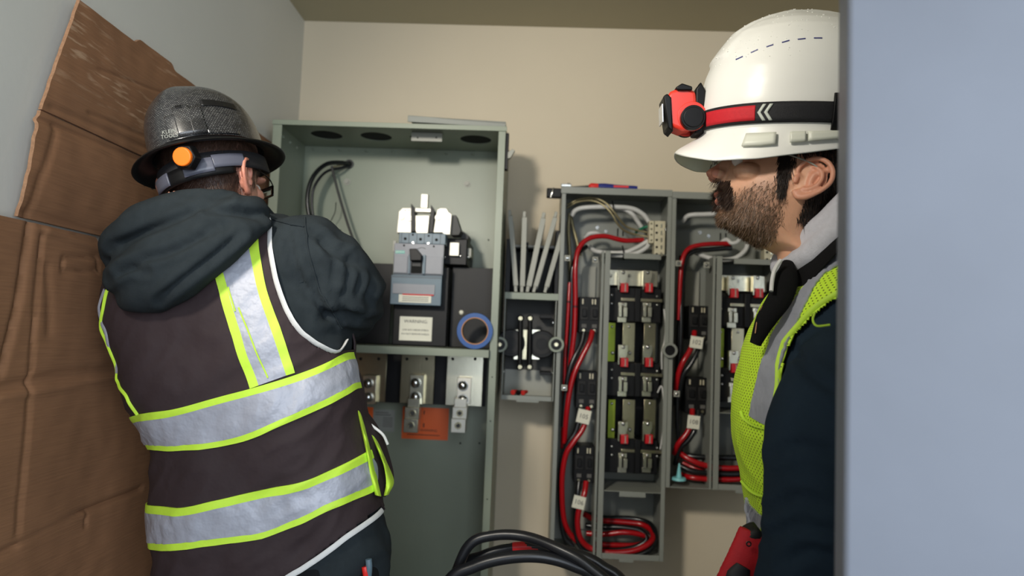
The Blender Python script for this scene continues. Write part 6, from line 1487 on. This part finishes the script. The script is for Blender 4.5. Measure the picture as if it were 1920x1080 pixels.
ebw = ((np.abs(HV[:, 2] - 0.044) < 0.004) & (HV[:, 0] > .066) & (np.abs(HV[:, 1]) > .012) & (np.abs(HV[:, 1]) < .045)) * 1.0
strands(H2V, H2N, ebw, 500, 0.010, lambda p: loc((.1, np.sign((p - O2) @ R2_)[1], .1)), M_['haird'], 'eyebrow', MAN2, width=0.00035, curl=0.2, lift=0.3, seed=7)

# ---------------------------------------------------------------- white helmet
WO = W(1470, 262, Y2M) ; WR = rotm(180 - 4, 0, -8)
HAT2 = thing('safety_helmet', 'white ventless safety helmet with a dashed seam line, on the bearded man', 'hard hat', WO)
wp = lambda x, y, z: WO + WR @ np.array([x, y, z])
sc = Y2M / FPX
# front profile read at helmet height: (height, forward reach, backward reach, half width)
hrows = [(0.000, .128, .128, .108), (0.020, .131, .131, .111), (0.045, .1315, .133, .1125), (0.070, .129, .134, .112), (0.095, .123, .133, .109), (0.118, .114, .130, .103), (0.130, .106, .127, .099), (0.142, .098, .123, .093), (0.155, .086, .114, .084),
         (0.168, .067, .101, .070), (0.178, .045, .083, .053), (0.185, .020, .062, .036), (0.189, -.005, .040, .018), (0.190, -.016, .020, .003)]
hz_ = np.array([r[0] for r in hrows]); hcv = np.array([r[1:] for r in hrows])
def shell2(t, z, off=0.0):
    f, b, w_ = [np.interp(z, hz_, hcv[:, k]) for k in range(3)]
    x, y = sup(t, f + off, b + off, w_ + off, 2.15)
    # raised crown: a step along the front and both sides of the ridge
    st_ = smst(z, .112, .120) * 0.004 * (1 - smst(abs(y), .048, .056)) 
    return wp(x * (1 + st_ / .1), y, z + (.0035 * smst(z, .14, .16) * (1 - smst(abs(y), .030, .038))))
RR = []
for z in np.concatenate([np.linspace(0, .15, 34), np.linspace(.153, .19, 18)]): RR.append([shell2(t, z) for t in np.linspace(0, 2 * math.pi, 96, endpoint=False)])
MB().rings(RR, cap0=False).build('shell', M_['whitehat'], HAT2, sharp=70)
# peak and lower rim
def rim(t, k, dz):
    c = math.cos(t); fr = max(0, c)
    ex = 0.004 + 0.037 * fr ** 1.3; drop = -np.interp(abs((t + math.pi) % (2 * math.pi) - math.pi) * 57.3, [0, 20, 40, 65, 90, 120, 180], [.015, .024, .032, .031, .024, .014, .007])
    f, b, w_ = .128, .128, .108
    x, y = sup(t, f, b, w_, 2.15); n_v = np.array([math.cos(t), math.sin(t) * 1.1]); n_v /= np.linalg.norm(n_v)
    return wp(x + n_v[0] * ex * k, y + n_v[1] * ex * k * (0.55), drop * (0.2 + 0.8 * k if k < 1 else 1) * 1.25 + dz)
TT = np.linspace(0, 2 * math.pi, 96, endpoint=False)
MB().rings([[shell2(t, 0.004) for t in TT], [rim(t, .35, .004) for t in TT], [rim(t, .8, .001) for t in TT], [rim(t, 1.0, -.003) for t in TT], [rim(t, .95, -.008) for t in TT], [rim(t, .5, -.006) for t in TT], [rim(t, 0.0, -.006) for t in TT]], cap0=False, cap1=False).build('brim', M_['whitehat'], HAT2, sharp=60, sub=1)
# slot covers on the near side
def wpatch(t0, t1, k0, k1, m, name, o=.004, dz0=0):
    a = [[(lambda p: p + (WR @ np.array([0, 1.0, 0.15])) * o)(rim(t, k, .002 + dz0)) for t in np.linspace(t0, t1, 10)] for k in np.linspace(k0, k1, 4)]
    ob = MB().rings(a, closed=False).build(name, m, HAT2); so = ob.modifiers.new('t', 'SOLIDIFY'); so.thickness = .004; so.offset = -1; return ob
for t0, t1 in ((.95, 1.28), (1.42, 1.56), (1.58, 1.95)): wpatch(t0, t1, 0.05, .62, M_['hatpad'], 'slot_cover')
# dashed seam print
for q0, q1 in (((1380, 112), (1393, 106)), ((1408, 99), (1421, 93)), ((1437, 88), (1450, 84)), ((1466, 80), (1480, 76)), ((1496, 74), (1510, 72.5)), ((1526, 71.5), (1541, 71.5))):
    pass
shb = BVHTree.FromPolygons([Vector(p) for r in RR for p in r], [(j * 96 + i, j * 96 + (i + 1) % 96, (j + 1) * 96 + (i + 1) % 96, (j + 1) * 96 + i) for j in range(len(RR) - 1) for i in range(96)])
def onhat(px_, py_, off=.0004):
    h = shb.ray_cast(Vector(CP), Vector(ray(px_, py_)))
    return None if h[0] is None else np.array(h[0]) + np.array(h[1] if h[1].dot(Vector(ray(px_, py_))) < 0 else -h[1]) * off
for q0, q1 in (((1380, 112), (1393, 106)), ((1408, 99), (1421, 93)), ((1437, 88), (1450, 84)), ((1466, 80), (1480, 76)), ((1496, 74), (1510, 72.5)), ((1526, 71.5), (1541, 71.5))):
    P_ = [onhat(*(np.array(q0) * (1 - t) + np.array(q1) * t)) for t in np.linspace(0, 1, 5)]
    if all(p is not None for p in P_): MB().tube(P_, 0.00095, n=6, smooth=False).build('seam_dash', M_['blueh'], HAT2)
tq = shell2(math.pi * .93, .155); MB().ell(tq, (.012, .012, .010), 14, 8).build('rear_badge', M_['redtape'], HAT2)
# raindrops/texture crumbs along the crown
rs = np.random.RandomState(5)
cr = MB()
for _ in range(140):
    t = rs.uniform(0.2, math.pi * .9) ; z = rs.uniform(.10, .188); cr.ell(shell2(t, z, 0.0), np.array([1, 1, .7]) * rs.uniform(.0006, .0013), 6, 4)
o = cr.build('water_drops', M_['whitehat'], HAT2); o['kind'] = 'stuff'
# ---------------------------------------------------------------- headlamp on the white helmet
HL = thing('headlamp', 'red and black headlamp strapped around the white helmet', 'headlamp', wp(.14, 0, .03))
def sband(t0, t1, z0f, z1f, off, m, name, parent=HL, nt=60, th=.0016, nz2=5, shape=None):
    a = []
    for k in np.linspace(0, 1, nz2):
        r_ = []
        for j, t in enumerate(np.linspace(t0, t1, nt)):
            zl, zh = z0f(t), z1f(t); z = zl + (zh - zl) * k; r_.append(shell2(t, max(z, 0.0), off) + np.array([0, 0, min(z, 0)]))
        a.append(r_)
    ob = MB().rings(a, closed=False).build(name, m, parent); so = ob.modifiers.new('t', 'SOLIDIFY'); so.thickness = th; so.offset = -1; return ob
zl = lambda t: .0095 - .008 * smst(t, .3, 1.6) * 0 ; 
zlo = lambda t: .0085; zhi = lambda t: .0375
sband(0.16, 2 * math.pi - 0.16, zlo, zhi, .0030, M_['strapblack'], 'strap', nt=140)
rp = sband(.34, 1.06, lambda t: .0125, lambda t: .0335, .0040, M_['strapred'], 'red_strap_print')
# two chevrons
for c0 in (1.085, 1.155):
    a = []
    zs5 = np.linspace(.0115, .0345, 7)
    for z in zs5:
        dt = abs(z - .023) / .0115 * .055
        a.append([shell2(c0 + dt + d, z, .0046) for d in (-.0, .018, .036)])
    ob = MB().rings(a, closed=False).build('chevron', M_['chevron'], HL); so = ob.modifiers.new('t', 'SOLIDIFY'); so.thickness = .0008
# buckle
bp_ = [shell2(t, z, .006) for t, z in ((1.98, 0), (1.98, .05), (2.16, .05), (2.16, 0))]
sband(1.80, 2.12, lambda t: -.002, lambda t: .049, .0065, M_['black'], 'buckle', th=.004)
for t0 in (1.86, 1.98): sband(t0, t0 + .03, lambda t: .006, lambda t: .042, .009, M_['strapblack'], 'buckle_bar', nt=4, th=.003)
sband(1.90, 2.10, lambda t: -.016, lambda t: .0, .006, M_['steel'], 'clip', nt=8, th=.002)
# lamp body
t_ = lambda x, y, z: wp(.131 + x, y, z)
bodyp = MB()
def lprism(poly, y0, y1):
    vs = [t_(x, y0, z) for x, z in poly] + [t_(x, y1, z) for x, z in poly]; n = len(poly)
    m = MB(); m.add(vs, [tuple(range(n)), tuple(range(2 * n - 1, n - 1, -1))] + [(i, i + n, (i + 1) % n + n, (i + 1) % n) for i in range(n)]); return m
lprism([(.012, .012), (.030, .008), (.050, .016), (.056, .058), (.050, .068), (.030, .076), (.012, .068), (.008, .040)], -.030, .030).build('lamp_body', M_['lampred'], HL, bevel=.005, seg=3)
lprism([(.044, .006), (.052, .012), (.061, .060), (.055, .064), (.049, .058)], -.033, .033).build('lamp_bezel', M_['black'], HL, bevel=.002)
lprism([(.058, .022), (.0600, .022), (.0620, .050), (.060, .050)], -.024, .024).build('lamp_lens', M_['ledw'], HL, bevel=.0005)
lprism([(-.004, .004), (.010, .004), (.012, .072), (.004, .084), (-.004, .070)], -.026, .026).build('lamp_bracket', M_['black'], HL, bevel=.003)
lprism([(.018, .074), (.034, .079), (.044, .072), (.040, .068), (.018, .068)], -.020, .036).build('lamp_hood', M_['black'], HL, bevel=.002)
for s in (-1, 1):
    p0 = t_(.014, s * .0, .024); 
    a_ = WO + WR @ np.array([.131 + .016, s * .030, .026]); b_ = WO + WR @ np.array([.131 + .016, s * .045, .026])
    MB().cyl(a_, b_, .0185, n=32).cyl(b_, b_ + (b_ - a_) * .12, .0155, .0150, n=32).build('hinge_knob', M_['black'], HL, bevel=.0015)
    a2 = WO + WR @ np.array([.131 + .016, s * .027, .030]); MB().cyl(a2, a2 + (b_ - a_) * .25, .0225, n=32).build('hinge_ring', M_['lampred'], HL, bevel=.001)
for z in (.052, .042): lprism([(.034, z), (.044, z + .001), (.045, z + .006), (.036, z + .007)], -.0318, -.0295).build('lamp_button', M_['darkgrey'], HL, bevel=.001)
# ---------------------------------------------------------------- work glove hanging at his front
GL = thing('work_glove', 'red knit work glove with black grip hanging below the lime vest', 'glove', W(1402, 1020, 1.0))
wb = W(1408, 1010, .99)
gm = MB(); hand(gm, W(1408, 1022, .99), W(1392, 1080, .99) - W(1408, 1022, .99), (0.3, 1, 0.1), 1, s=.85, curl=.35)
V, F, N = voxel(gm, 0.003, smooth=2); raw(V, F).build('glove_body', M_['glovered'], GL, sharp=180)
MB().tube([W(1402, 985, 1.0), W(1410, 1000, .985), W(1420, 1018, .985)], [.010, .012, .013], n=12, flat=.35).build('cuff_strap', M_['gloveblk'], GL)
MB().tube([W(1394, 1062, .955), W(1385, 1080, .955), W(1378, 1100, .955)], [.010, .016, .015], n=12, flat=.4).build('grip_patch', M_['gloveblk'], GL)
c = W(1402, 1018, .97); MB().disc_ring((c[0], c[2]), .002, .0038, .965, .9665, 14).build('eyelet', M_['steel'], GL)
